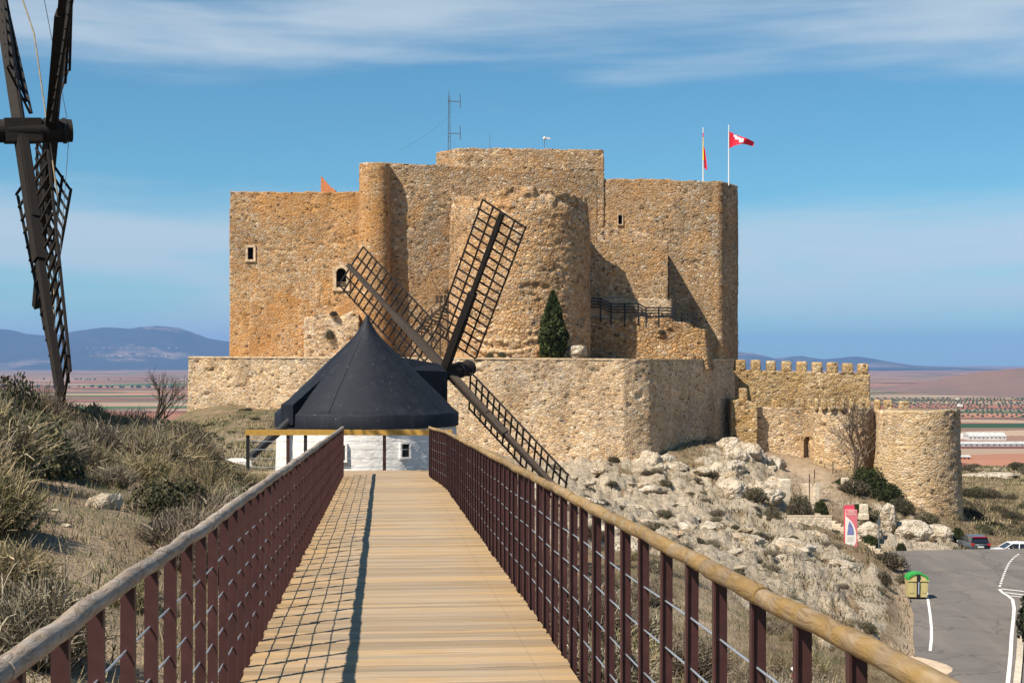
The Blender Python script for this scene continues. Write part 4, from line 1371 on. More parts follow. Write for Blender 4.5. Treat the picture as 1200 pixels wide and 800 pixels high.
        for e in (-.5, -.25, .25, .5):
            lm = MB()
            ns_ = 6 if twist else 1
            for q in range(ns_):
                ends = []
                for t_ in (q / ns_, (q + 1) / ns_):
                    bq = R(beta_deg + twist * t_)
                    ends.append(h0 + dr * (r0 + (L - .03 - r0) * t_) + (w * math.cos(bq) + ax * math.sin(bq)) * W * e + fo * 1.35)
                lm.bar(ends[0], ends[1], .045, .05, nrm)
            lm.build('lattice_lath', M_dark, sail)
    # tail pole and its dormer
    td = -ax0
    tb = Vector((0, 0, ez + .20)) + td * (Rm * .99)
    end = Vector(tail) - Vector((cx, cy, ground_z))
    MB().tube([Vector((0, 0, ez + 1.5)) + td * (Rm * .5), tb, end], [.16, .15, .12], 8).build('tail_pole', M_black, t)
    wd2 = .34
    b0, b1 = td * (Rm * .50) + Vector((0, 0, ez + 1.72)), td * (Rm * 1.02) + Vector((0, 0, ez + .10))
    b1t = b1 + Vector((0, 0, .62))
    dm2 = MB().add([b0 + u * .04, b0 - u * .04, b1 + u * wd2, b1 - u * wd2, b1t + u * wd2, b1t - u * wd2], [(0, 4, 5, 1), (0, 2, 4), (1, 5, 3), (2, 3, 5, 4)])
    dm2.build('tail_dormer', M_roof, t)
    # windows in the tower
    for (adeg, z, ww, hh_) in wins:
        a_ = R(adeg)
        rad = Vector((math.cos(a_), math.sin(a_), 0))
        side = Vector((-math.sin(a_), math.cos(a_), 0))
        c = rad * (Rm * .985) + Vector((0, 0, z))
        m3 = Matrix((side, rad, Vector((0, 0, 1)))).transposed()
        wo = MB().box(c + rad * .035, (ww, .06, hh_), m3).build('window', M_void, t)
        fr = MB()
        fr.box(c + rad * .03 + side * (ww / 2 + .03), (.06, .10, hh_ + .12), m3)
        fr.box(c + rad * .03 - side * (ww / 2 + .03), (.06, .10, hh_ + .12), m3)
        fr.box(c + rad * .035 + Vector((0, 0, hh_ / 2 + .03)), (ww, .10, .06), m3)
        fr.box(c + rad * .035 - Vector((0, 0, hh_ / 2 + .03)), (ww, .11, .06), m3)
        fr.build('frame', M_white, wo)
    return t, hub + Vector((cx, cy, ground_z)), u, up, ax


MCX, MCY = xat(430, 46), 46.0
mill, hubA, uA, upA, axA = windmill('windmill', 'white windmill with black conical roof and lattice sails at the boardwalk end', MCX, MCY, zat(498, 46), -9.2, 2.96, zat(368, 46) - zat(498, 46), 48.8, 8.25, 3.35, 1.70, 52.6, 6.42, 1.72, 18.0,
     P(294, 535, 43.2), [(-61, 6.5, .24, .40), (-99, 6.45, .22, .45)], (-.20, .0))
mill2, hubB, uB, upB, axB = windmill('windmill', 'dark timber windmill sails rising nearly edge on at the left edge', -14.08, 29.36, zat(217, 29.36), g1(-14.08, 29.36) - .4, 2.90, 3.6, 65.6, 4.1, 3.76, 1.37, -57.1, 6.73, 1.6, -20.0,
     (-18.9, 28.0, g1(-18.9, 28.0) + .2), [(-20, 3.4, .4, .5), (-120, 3.4, .4, .5)], (-.03, .62), False, 19.0)
rp = MB()
loc2 = mill2.location
p0 = hubB + upB * 5.6 * .99 - uB * 2.7
rp.tube([p0, hubB + upB * 2.3 - uB * .8 + axB * .5, hubB - upB * 1.5 + uB * .4 + axB * .6, hubB - upB * 4.2 + uB * 2.2 + axB * .1], .018, 5)
rp.build('rope', M_rope, mill2, sub=loc2)
MB().tube([hubB + upB * 5.6 + uB * 2.4, hubB + axB * 1.0, hubB - upB * 4.4 + uB * 3.2], .008, 4).build('stay_wire', M_ant, mill2, sub=loc2)
MB().tube([hubB + upB * 4.9 - uB * 3.2 + axB * .3, hubB + upB * 4.2 + uB * 2.6 + axB * .2], .008, 4).build('stay_wire', M_ant, mill2, sub=loc2)

# ------------------------------------------------------------------ boardwalk
TB = Vector((-.0907, 1, 0)).normalized()
NB = Vector((1, .0907, 0)).normalized()
YAW = math.atan2(TB.y, TB.x) - math.pi / 2


def bw_pt(s, off=0.0, h=0.0):
    return Vector((.15, 0, -1.6 - .026 * s + h)) + TB * s + NB * off


def half_l(s): return .975


def half_r(s): return .985 - (0 if s < 25 else .17 * smooth(25, 30, s))


walk = thing('boardwalk', 'straight timber boardwalk of pale planks leading to the windmill', 'boardwalk', bw_pt(-1.2), YAW)
WO = walk.matrix_basis.inverted()


def plank_mesh(k, Lw, w=.0945, th=.035):
    rn = random.Random(k)
    nx = 10
    vs, fs = [], []
    for i_ in range(nx + 1):
        x = -Lw / 2 + Lw * i_ / nx + (rn.uniform(-.012, .012) if i_ in (0, nx) else 0)
        dz = rn.uniform(-.0015, .0015) + .002 * math.sin(i_ * .7 + k)
        dy = rn.uniform(-.002, .002)
        be = .004
        for (yy, zz) in ((-w / 2, -th), (-w / 2, -be), (-w / 2 + be, 0), (-w * .02 - .004, 0), (-w * .02, -.006), (-w * .02 + .004, 0), (w / 2 - be, 0), (w / 2, -be), (w / 2, -th)):
            vs.append((x, yy + dy, zz + dz))
    m = 9
    for i_ in range(nx):
        for j_ in range(m):
            a_, b_ = i_ * m + j_, i_ * m + (j_ + 1) % m
            fs.append((a_, b_, b_ + m, a_ + m))
    fs.append(tuple(range(m - 1, -1, -1)))
    fs.append(tuple(nx * m + j_ for j_ in range(m)))
    return MB().add([(x, y, z) for x, y, z in vs], [tuple(reversed(f)) for f in fs]).mesh('plank', M_plank)


pl_me = [plank_mesh(k, 1.99) for k in range(9)]
s = -1.2
PITCH = .106
k = 0
slope = math.atan(.026)
while s < 30.0:
    c = (half_r(s) - half_l(s)) / 2
    o = link('plank', pl_me[random.randrange(9)], None, walk)
    wdt = half_r(s) + half_l(s)
    o.location = WO @ (bw_pt(s, c) + Vector((0, 0, random.uniform(-.002, .002))))
    o.rotation_euler = (-slope, 0, random.choice((0, math.pi)) + random.uniform(-.002, .002))
    o.scale = ((wdt - .03) / 1.99, 1, 1)
    s += PITCH
    k += 1
for off in (-.78, 0, .78):
    MB().bar(WO @ bw_pt(-1.2, off, -.12), WO @ bw_pt(30, off, -.12), .10, .15).build('joist', M_dark2, walk)
for s_ in np.arange(0.5, 30, 2.4):
    for off in (-.78, .78):
        p = bw_pt(s_, off, -.2)
        q = Vector((p.x, p.y, g1(p.x, p.y) - .3))
        if q.z < p.z - .1: MB().bar(WO @ p, WO @ q, .10, .10).build('pile', M_dark2, walk)


def log_mesh(kk, mat):
    rn = random.Random(100 + kk)
    L = 1.0
    n = 16
    pts_, rad = [], []
    ph = rn.uniform(0, 6)
    for i_ in range(n + 1):
        t_ = i_ / n
        pts_.append((t_ * L, .0025 * math.sin(t_ * 7 + ph), .0025 * math.sin(t_ * 5 + ph * 2)))
        rad.append(0.0305 + .0014 * math.sin(t_ * 9 + ph) + rn.uniform(-.0008, .0008) - (.002 if i_ in (0, n) else 0))
    return MB().tube(pts_, rad, 14).mesh('handrail_log', mat)


def post_mesh(h):
    m = MB()
    # web stands across the rail, flange along it on the deck side
    w = .042
    m.box((w / 2, 0, h / 2), (w, .007, h))
    m.box((-.0035, 0, h / 2), (.007, .030, h))
    return m.mesh('post', M_post)


RAIL_H = 1.0
pm_h = RAIL_H - .02 + .12
post_me = post_mesh(pm_h)


def railing(label, side, logs_mat):
    t = thing('railing', label, 'railing', bw_pt(-.9, side * .98), YAW)
    inv = t.matrix_basis.inverted()
    half = half_r if side > 0 else half_l
    s_ = -.9
    q = 0
    while s_ <= 30.01:
        o = link('post', post_me, None, t)
        o.location = inv @ bw_pt(s_, side * half(s_), -.12)
        o.rotation_euler = (random.uniform(-.006, .006), random.uniform(-.006, .006), (0 if side > 0 else math.pi) + random.uniform(-.03, .03))
        if side < 0: o.scale = (1, -1, 1)
        s_ += .4755
        q += 1
    for hc in (.20, .39, .58, .77):
        pts_ = [inv @ bw_pt(s2, side * (half(s2) + .018), hc - .006 * math.sin(s2 * 2.1)) for s2 in np.linspace(-.9, 30, 66)]
        MB().tube(pts_, .0042, 6).build('cable', M_cable, t)
    lms = [log_mesh(k + (20 if side > 0 else 0), logs_mat) for k in range(6)]
    s_ = -1.1
    prev = None
    while s_ < 30.0:
        e = min(30.12, s_ + random.uniform(.66, .82))
        j0 = prev or (0, 0)
        j1 = (random.uniform(-.006, .006), random.uniform(-.006, .006))
        a_ = inv @ bw_pt(s_, side * (half(s_) + .012) + j0[0], RAIL_H + j0[1])
        b_ = inv @ bw_pt(e, side * (half(e) + .012) + j1[0], RAIL_H + j1[1])
        d = b_ - a_
        o = link('handrail_log', random.choice(lms), None, t)
        qd = d.to_track_quat('X', 'Z')
        o.rotation_mode = 'QUATERNION'
        o.rotation_quaternion = qd
        o.location = a_
        g = random.uniform(.97, 1.05)
        o.scale = (d.length * 1.012, g, g)
        prev = j1
        s_ = e
    return t


railing('left boardwalk railing of maroon posts under a greyed log handrail', -1, M_log_g)
railing('right boardwalk railing of maroon posts under a yellow log handrail', 1, M_log_y)

# landing at the far end
land = thing('landing', 'cross timber landing with yellow beam railing at the boardwalk end', 'landing', bw_pt(31.1, -2), YAW)
LI = land.matrix_basis.inverted()
for k in range(20):
    s_ = 30.06 + k * PITCH
    o = link('plank', pl_me[k % 9], None, land)
    c = LI @ bw_pt(s_, -1.35)
    o.location = c
    o.rotation_euler = (0, 0, 0)
    o.scale = (5.9 / 1.96, 1, 1)
zt_ = .02
M_beam = simple('yellow_beam', (0.50, 0.29, 0.06), 0.7, 8, 0.35, 0.004, stretch=(1, 8, 8))
p1, p2 = P(288, 506.5, 32.2), P(530, 506.5, 32.2)
MB().bar(LI @ p1, LI @ p2, .13, .12).build('rail_beam', M_beam, land)
for px in (290.5, 337.5, 358, 450.5, 519):
    a_ = P(px, 508, 32.2)
    b_ = P(px, 561, 32.2)
    MB().bar(LI @ a_, LI @ b_, .075, .06).build('post', M_post if px in (337.5, 450.5) else M_black, land)
for py in (517, 526.5, 537, 547):
    MB().tube([LI @ P(290, py, 32.2), LI @ P(519, py, 32.2)], .006, 5).build('cable', M_cable, land)
MB().bar(LI @ P(285, 563, 32.25), LI @ P(530, 563, 32.25), .1, .2).build('edge_beam', M_beam, land)

# low whitewashed wall left of the mill
lw = thing('low_wall', 'low whitewashed wall corner on the slope left of the windmill', 'wall', P(262, 552, 44.5))
LO = lw.location
MB().bar(P(236, 548, 45.5), P(284, 547, 45.0), .35, .55).build('wall', M_white, lw, sub=LO)
MB().bar(P(280, 549, 45.0), P(288, 552, 43.0), .35, .62).build('return_wall', M_white, lw, sub=LO)

# ------------------------------------------------------------------ road, markings, kerb
def asphalt():
    m, nt, b = mat_new('asphalt', 0.85)
    g = node(nt, 'ShaderNodeNewGeometry')
    n = node(nt, 'ShaderNodeTexNoise', {'Vector': g.outputs['Position'], 'Scale': 0.5, 'Detail': 6.0, 'Roughness': 0.65})
    st = node(nt, 'ShaderNodeTexNoise', {'Vector': node(nt, 'ShaderNodeMapping', {'Vector': g.outputs['Position'], 'Scale': (1.0, 0.12, 1), 'Rotation': (0, 0, .35)}).outputs[0], 'Scale': 0.8, 'Detail': 4.0})
    f_ = node(nt, 'ShaderNodeTexNoise', {'Vector': g.outputs['Position'], 'Scale': 30.0, 'Detail': 3.0})
    c = ramp(nt, n.outputs['Fac'], [(0.3, (0.135, 0.120, 0.110)), (0.7, (0.175, 0.155, 0.142))])
    c = mixc(nt, mapr(nt, st.outputs['Fac'], 0.48, 0.62, 0, 0.5), c, (0.21, 0.182, 0.158))
    wv = node(nt, 'ShaderNodeVectorMath', {0: g.outputs['Position'], 1: node(nt, 'ShaderNodeVectorMath', {0: n.outputs['Color'], 1: (3, 3, 3)}, operation='MULTIPLY').outputs[0]}, operation='ADD')
    ck = node(nt, 'ShaderNodeTexVoronoi', {'Vector': wv.outputs[0], 'Scale': 0.16}, feature='DISTANCE_TO_EDGE')
    pt = node(nt, 'ShaderNodeTexVoronoi', {'Vector': node(nt, 'ShaderNodeMapping', {'Vector': g.outputs['Position'], 'Scale': (.22, .07, 1)}).outputs[0], 'Scale': 1.0}, distance='CHEBYCHEV')
    ps = node(nt, 'ShaderNodeSeparateColor', {0: pt.outputs['Color']})
    c = mixc(nt, mapr(nt, ps.outputs[0], 0.72, 0.74, 0, 0.35), c, (0.10, 0.092, 0.086))
    c = mixc(nt, mapr(nt, ck.outputs['Distance'], 0.006, 0.014, 0.6, 0.0), c, (0.06, 0.055, 0.05))
    c = mixc(nt, 1.0, c, ramp(nt, f_.outputs['Fac'], [(0.3, (0.8, 0.8, 0.8)), (0.7, (1.15, 1.15, 1.15))]), 'MULTIPLY')
    nt.links.new(c, b.inputs['Base Color'])
    bump(nt, b, f_.outputs['Fac'], 0.01, 0.5)
    return m


M_asph = asphalt()
b = bmesh.new()
fv = [b.verts.new((x, y, ROAD_Z)) for x, y in road_px]
b.faces.new(fv)
bmesh.ops.triangulate(b, faces=b.faces[:])
me = bpy.data.meshes.new('road')
b.to_mesh(me)
b.free()
me.materials.append(M_asph)
tag(link('road', me), kind='structure')
M_paint = simple('road_paint', (0.74, 0.72, 0.68), 0.8, 3, 0.25)


def road_xy(px, py):
    d = F * (-ROAD_Z) / (py - HY)
    return Vector((xat(px, d), d, ROAD_Z + .006))


def strip(pts, w, lift=0.0):
    vs, fs = [], []
    for i_, p in enumerate(pts):
        a_, c = pts[max(0, i_ - 1)], pts[min(len(pts) - 1, i_ + 1)]
        d = (c - a_)
        n_ = Vector((-d.y, d.x, 0)).normalized() * w / 2
        vs += [p + n_ + Vector((0, 0, lift)), p - n_ + Vector((0, 0, lift))]
    for i_ in range(len(pts) - 1):
        fs.append((2 * i_, 2 * i_ + 1, 2 * i_ + 3, 2 * i_ + 2))
    return MB().add(vs, fs)


strip([road_xy(*p) for p in ((1086, 694), (1088, 706), (1090, 720), (1091.5, 735), (1091.5, 748), (1090, 762))], .16).build('road_line', M_paint)['kind'] = 'structure'
strip([road_xy(*p) for p in ((1171, 690), (1175, 694), (1181, 697.5), (1186.5, 702), (1188.5, 712), (1187.5, 725), (1185.5, 745), (1184, 770), (1181, 800), (1176, 840))], .20).build('road_line', M_paint)['kind'] = 'structure'
for (a_, b_) in (((1173, 689.5), (1200, 692.5)), ((1178, 693.8), (1199, 696.5)), ((1184, 697.6), (1197, 699))):
    strip([road_xy(*a_), road_xy(*b_)], .25).build('road_line', M_paint)['kind'] = 'structure'
dash = [(1171.5, 687), (1173.5, 681), (1176, 674), (1178.5, 667.5), (1182, 660), (1187.5, 653.5), (1195, 648)]
dp = [road_xy(*p) for p in dash]
acc = []
for a_, b_ in zip(dp, dp[1:]):
    n_ = max(2, int((b_ - a_).length / .9))
    for q in range(n_):
        acc.append((a_ + (b_ - a_) * (q / n_), a_ + (b_ - a_) * ((q + .55) / n_)))
for a_, b_ in acc:
    strip([a_, b_], .16, .002).build('road_dash', M_paint)['kind'] = 'structure'
M_kerb = simple('pale_kerb', (0.55, 0.48, 0.38), 0.9, 3, 0.3, .02)
kp = [road_xy(*p) for p in ((1198, 698), (1194.5, 712), (1193, 730), (1191, 750), (1189, 775), (1186, 800), (1182, 840))]
for a_, b_ in zip(kp, kp[1:]):
    MB().bar(a_ + Vector((.25, 0, .02)), b_ + Vector((.25, 0, .02)), .34, .24).build('kerb', M_kerb)['kind'] = 'structure'
M_sand = simple('sand', (0.56, 0.43, 0.30), 0.95, 1.5, 0.25, .03)
vs = []
for k in range(22):
    a_ = 2 * math.pi * k / 22
    q = road_xy(1080, 783)
    vs.append((q.x + 1.35 * math.cos(a_) * (1 + .25 * math.sin(3 * a_ + 1)), q.y + 3.0 * math.sin(a_) * (1 + .2 * math.sin(2 * a_)), ROAD_Z + .012))
q = (road_xy(1080, 783).x, road_xy(1080, 783).y, ROAD_Z + .16)
MB().add(vs + [q], [(k, (k + 1) % 22, 22) for k in range(22)], True).build('sand_patch', M_sand)['kind'] = 'structure'

# ------------------------------------------------------------------ plants
def ribbons(N, rad, hgt, tones, spread=1.0, width=.011, seed=0, seg=3, lean=.9, base_r=.35, twigs=True, droop=.2):
    g = np.random.default_rng(seed)
    th = g.uniform(0, 2 * np.pi, N)
    br = np.sqrt(g.uniform(0, 1, N)) * rad * base_r
    p0 = np.stack([np.cos(th) * br, np.sin(th) * br, np.zeros(N)], -1)
    th2 = th + g.normal(0, .6, N)
    out = g.uniform(0, 1, N) ** .7 * rad * lean
    hh = hgt * g.uniform(.45, 1.0, N) * (1 - .45 * (out / (rad * lean + 1e-6)) ** 2)
    p1 = np.stack([np.cos(th2) * (br * .3 + out), np.sin(th2) * (br * .3 + out), hh], -1)
    # side twigs start along an earlier stem
    if twigs:
        m = N * 2 // 3
        src = g.integers(0, N - m, m)
        t0 = g.uniform(.25, .85, m)
        st = p0[src] + (p1[src] - p0[src]) * t0[:, None]
        p0[N - m:] = st
        dv = g.normal(0, 1, (m, 3))
        dv[:, 2] = np.abs(dv[:, 2]) * .9 + .15
        dv /= np.linalg.norm(dv, axis=1)[:, None]
        p1[N - m:] = st + dv * hgt * g.uniform(.14, .42, m)[:, None]
    dirv = p1 - p0
    side = np.cross(dirv, g.normal(0, 1, (N, 3)))
    side /= np.linalg.norm(side, axis=1)[:, None] + 1e-9
    bow = g.normal(0, .10, (N, 3)) * np.linalg.norm(dirv, axis=1)[:, None]
    bow[:, 2] += droop * .3 * np.linalg.norm(dirv[:, :2], axis=1)
    V = []
    w = width * g.uniform(.6, 1.3, N)
    for k in range(seg + 1):
        t = k / seg
        c = p0 + dirv * t + bow * (4 * t * (1 - t))
        ww = (w * (1 - .75 * t))[:, None]
        V += [c - side * ww, c + side * ww]
    V = np.stack(V, 1)                              # N, 2(seg+1), 3
    nv = 2 * (seg + 1)
    idx = np.arange(N)[:, None] * nv
    Fs = [np.stack([idx[:, 0] + 2 * k, idx[:, 0] + 2 * k + 1, idx[:, 0] + 2 * k + 3, idx[:, 0] + 2 * k + 2], -1) for k in range(seg)]
    tn = np.array(tones)
    c = tn[g.integers(0, len(tn), N)] * g.uniform(.75, 1.25, N)[:, None]
    return V.reshape(-1, 3), np.concatenate(Fs), np.repeat(c, nv, 0)


def leafmass(N, rad, hgt, tones, seed, size=.06, shape='dome'):
    g = np.random.default_rng(seed)
    d = g.normal(0, 1, (N, 3))
    d /= np.linalg.norm(d, axis=1)[:, None]
    rr = g.uniform(.45, 1.0, N) ** .5
    if shape == 'dome':
        d[:, 2] = np.abs(d[:, 2])
        k = .72 + .5 * fbm(d[:, 0] * 2 + seed, d[:, 1] * 2, d[:, 2] * 2, seed)
        c = d * rr[:, None] * k[:, None] * np.array([rad, rad, hgt])
    else:                                            # tall cone
        t = g.uniform(0, 1, N) ** 1.15
        pr = np.interp(t, [0, .08, .3, .6, .85, 1], [.72, .95, 1.0, .72, .34, .05])
        a_ = g.uniform(0, 2 * np.pi, N)
        k = .58 + .82 * fbm(np.cos(a_) * 2.6 + seed, np.sin(a_) * 2.6, t * 9, seed)
        rr = g.uniform(.55, 1, N) ** .4
        c = np.stack([np.cos(a_) * pr * rad * k * rr, np.sin(a_) * pr * rad * k * rr, t * hgt], -1)
    u = g.normal(0, 1, (N, 3))
    u /= np.linalg.norm(u, axis=1)[:, None]
    w = np.cross(u, g.normal(0, 1, (N, 3)))
    w /= np.linalg.norm(w, axis=1)[:, None]
    s = size * g.uniform(.6, 1.4, N)[:, None]
    V = np.stack([c - u * s - w * s * .5, c + u * s * .2 - w * s * .6, c + u * s * 1.1, c + u * s * .1 + w * s * .6], 1)
    i_ = np.arange(N)[:, None] * 4 + np.arange(4)[None, :]
    tn = np.array(tones)
    cl = fbm(c[:, 0] * 3 / rad, c[:, 1] * 3 / rad, c[:, 2] * 3 / rad, seed + 2)
    pick = np.clip((cl * 1.4 - .2) * len(tn) + g.normal(0, .7, N), 0, len(tn) - 1).astype(int)
    col = tn[pick] * g.uniform(.8, 1.2, N)[:, None]
    return V.reshape(-1, 3), i_, np.repeat(col, 4, 0)


def merge(*parts):
    V, Fs, C, b_ = [], [], [], 0
    for v_, f_, c_ in parts:
        V.append(v_)
        Fs.append(f_ + b_)
        C.append(c_)
        b_ += len(v_)
    return np.concatenate(V), np.concatenate(Fs), np.concatenate(C)


STRAW = [(0.288, 0.223, 0.123), (0.354, 0.279, 0.170), (0.250, 0.194, 0.112), (0.212, 0.164, 0.105), (0.129, 0.097, 0.056), (0.164, 0.160, 0.064)]
GREY = [(0.201, 0.160, 0.115), (0.268, 0.222, 0.162), (0.142, 0.110, 0.074), (0.320, 0.268, 0.200), (0.084, 0.064, 0.041)]
OLIV = [(0.036, 0.042, 0.019), (0.054, 0.058, 0.026), (0.079, 0.076, 0.035), (0.027, 0.030, 0.015), (0.103, 0.087, 0.046)]
GREEN = [(0.016, 0.021, 0.006), (0.024, 0.034, 0.009), (0.037, 0.049, 0.012), (0.053, 0.063, 0.018)]
BROWN = [(0.079, 0.057, 0.032), (0.103, 0.078, 0.043), (0.061, 0.045, 0.026), (0.121, 0.096, 0.058), (0.052, 0.042, 0.023)]


def dry_shrub(kk, N=2600, tones=None, width=.010):
    return np_mesh('dry_shrub', *merge(ribbons(N, 1.0, 1.0, tones or STRAW, seed=kk, width=width)), M_veg, col=None) if False else _mesh_from(merge(ribbons(N, 1.0, 1.0, tones or STRAW, seed=kk, width=width)), 'dry_shrub')


def _mesh_from(vfc, name):
    v_, f_, c_ = vfc
    return np_mesh(name, v_, f_, M_veg, False, c_)


dry_me = [_mesh_from(merge(ribbons(3000, 1.0, 1.0, STRAW if k % 3 else STRAW + GREY, seed=60 + k, width=.010)), 'dry_shrub') for k in range(5)]
grey_me = [_mesh_from(merge(ribbons(2800, 1.0, 1.0, GREY, seed=80 + k, width=.011)), 'grey_shrub') for k in range(3)]
oliv_me = [_mesh_from(merge(ribbons(1800, 1.0, .95, GREY + OLIV, seed=90 + k, width=.010), leafmass(2600, 1.0, .95, OLIV, 95 + k, .038)), 'olive_shrub') for k in range(3)]
green_me = [_mesh_from(merge(ribbons(300, .9, .9, BROWN, seed=70 + k), leafmass(3200, 1.0, 1.0, GREEN, 75 + k, .055)), 'green_shrub') for k in range(2)]
brown_me = [_mesh_from(merge(ribbons(1500, 1.0, 1.0, BROWN + GREY, seed=110 + k, width=.016), leafmass(1100, 1.0, .95, BROWN + OLIV, 115 + k, .05)), 'brown_shrub') for k in range(3)]


def shrub(me, x, y, rad, hgt, name, label, group=None, sink=.08, cat='shrub', z=None):
    o = link(name, me, None, None, (x, y, (g1(x, y) if z is None else z) - sink))
    o.scale = (rad * random.uniform(.9, 1.1), rad * random.uniform(.9, 1.1), hgt)
    o.rotation_euler = (random.uniform(-.08, .08), random.uniform(-.08, .08), random.uniform(0, 6.28))
    return tag(o, label, cat, group)


# left slope thicket
placed = []
tries = 0
rl = random.Random(5)
CLEAR = [(-4.6, 15.5, 1.25), (-5.3, 18.5, 1.1), (-3.2, 10.5, 1.0), (-3.9, 12.8, 1.0), (-3.4, 7.5, 1.0), (-2.8, 5.5, 1.0), (-5.6, 21.5, .8), (-4.5, 8.2, .5)]
while len(placed) < 175 and tries < 9000:
    tries += 1
    y = 9.8 + 43 * rl.random() ** 1.25
    px = rl.uniform(-70, 330)
    x = xat(px, y)
    cxb = .15 - .0907 * y - 1.1
    if x > cxb - .75: continue
    if y > 22 and px > 225: continue
    if any(math.hypot(x - a_, (y - b_) * .7) < c for a_, b_, c in CLEAR): continue
    rad = rl.uniform(.42, .85) * (1 if y < 25 else 1.15)
    if any(math.hypot(x - p[0], y - p[1]) < .52 * (rad + p[2]) for p in placed): continue
    if abs(x - hubB.x + .3) < 1.0 and y < 30 and y > 24: pass
    placed.append((x, y, rad))
for x, y, rad in placed:
    q = rl.random()
    hgt = rad * rl.uniform(.85, 1.25)
    if q < .52: shrub(rl.choice(dry_me), x, y, rad, hgt, 'dry_shrub', 'straw coloured dry shrub in the thicket left of the boardwalk', 'dry shrubs on the left slope')
    elif q < .80: shrub(rl.choice(grey_me), x, y, rad, hgt, 'grey_shrub', 'grey twiggy shrub in the thicket left of the boardwalk', 'grey shrubs on the left slope')
    else: shrub(rl.choice(oliv_me), x, y, rad, hgt * .9, 'olive_shrub', 'olive green shrub among dry ones left of the boardwalk', 'olive shrubs on the left slope')
# singled-out ones
def pshrub(me, px, py, d, rpx, hpx, name, label, group=None, z=None):
    """foot at photo row py"""
    c = P(px, py, d)
    return shrub(me, c.x, d, rpx / F * d, hpx / F * d, name, label, group, .1, z=None if z is None else z)


pshrub(oliv_me[0], 215, 610, 17.5, 46, 66, 'olive_shrub', 'broad dark olive shrub beside the pale rock on the left slope')
pshrub(oliv_me[1], 138, 505, 42, 24, 36, 'olive_shrub', 'rounded dark shrub on the skyline left of the bare tree')
pshrub(oliv_me[2], 30, 480, 29, 52, 50, 'olive_shrub', 'tall brown green shrub mass at the upper left skyline')
pshrub(grey_me[0], 45, 690, 9.2, 95, 128, 'grey_shrub', 'large grey dead bush nearest the left edge above the handrail')
pshrub(dry_me[1], -20, 560, 13, 90, 110, 'dry_shrub', 'tall straw bush cut by the left edge of the picture')
pshrub(dry_me[2], 150, 0, 11.5, 45, 62, 'dry_shrub', 'pale straw bush on the bare ground behind the left handrail')

for px, d, rp_, hp in ((238, 24, 24, 34), (262, 26, 22, 30), (285, 27.5, 22, 28), (306, 28, 20, 26), (322, 28.5, 14, 20)):
    pshrub(rl.choice(grey_me + dry_me), px, 0, d, rp_, hp, 'grey_shrub', 'low grey shrub in front of the landing beside the windmill', 'shrubs in front of the landing')
for px, d, rp_, hp, q in ((-25, 24, 70, 92, 0), (12, 26, 50, 92, 1), (48, 27, 46, 84, 2), (84, 30, 36, 62, 0), (112, 34, 34, 52, 1), (-40, 17, 110, 120, 2), (30, 19, 70, 92, 0)):
    pshrub((oliv_me + dry_me)[q if q < 2 else 3], px, 0, d, rp_, hp, 'skyline_shrub', 'tall brown green shrub among those closing the upper left skyline', 'tall shrubs on the left skyline')


# grass
def grass(name, region, n, hgt, tones, seed, width=.006, blades=9, spread=.14):
    g = np.random.default_rng(seed)
    xs, ys = region(g, n)
    z = gh(xs, ys)
    N = n * blades
    bx = np.repeat(xs, blades) + g.normal(0, spread, N)
    by = np.repeat(ys, blades) + g.normal(0, spread, N)
    bz = np.repeat(z, blades) - .03
    h = hgt * g.uniform(.4, 1.3, N) * np.repeat(g.uniform(.5, 1.3, n), blades)
    lx, ly = g.normal(0, .35, N) * h, g.normal(0, .35, N) * h
    a_ = g.uniform(0, np.pi, N)
    w = width * g.uniform(.6, 1.4, N)
    dx, dy = np.cos(a_) * w, np.sin(a_) * w
    V = np.stack([np.stack([bx - dx, by - dy, bz], -1), np.stack([bx + dx, by + dy, bz], -1), np.stack([bx + lx, by + ly, bz + h], -1)], 1)
    tn = np.array(tones)
    c = tn[np.repeat(g.integers(0, len(tn), n), blades)] * g.uniform(.75, 1.25, N)[:, None]
    f_ = np.arange(N)[:, None] * 3 + np.arange(3)[None, :]
    return tag(link(name, np_mesh(name, V.reshape(-1, 3), f_, M_veg, False, np.repeat(c, 3, 0))), kind='stuff')


def reg_left(g, n):
    y = 4 + 52 * g.uniform(0, 1, n) ** 1.6
    px = g.uniform(-80, 400, n)
    x = (px - 600) / F * y
    x = np.minimum(x, .15 - .0907 * y - 1.15)
    return x, y


def reg_right(g, n):
    y = 9 + 52 * g.uniform(0, 1, n) ** 1.2
    x = .15 - .0907 * y + 1.3 + (g.uniform(0, 1, n)) * (y * .36)
    return x, y


def reg_far(g, n):
    y = g.uniform(50, 136, n)
    x = (g.uniform(150, 330, n) - 600) / F * y
    return x, y


def reg_hill(g, n):
    y = g.uniform(66, 150, n)
    x = g.uniform(15, 46, n)
    ok = ~in_poly(x, y, road_poly) & (dist_poly(x, y, road_poly) > .5) & (np.hypot((x - 29) / 3.6, (y - 146) / 6.5) > 1)
    return np.where(ok, x, 16.0), np.where(ok, y, 74.0)


def reg_back(g, n):
    y = g.uniform(135, 235, n)
    return (g.uniform(1110, 1300, n) - 600) / F * y, y


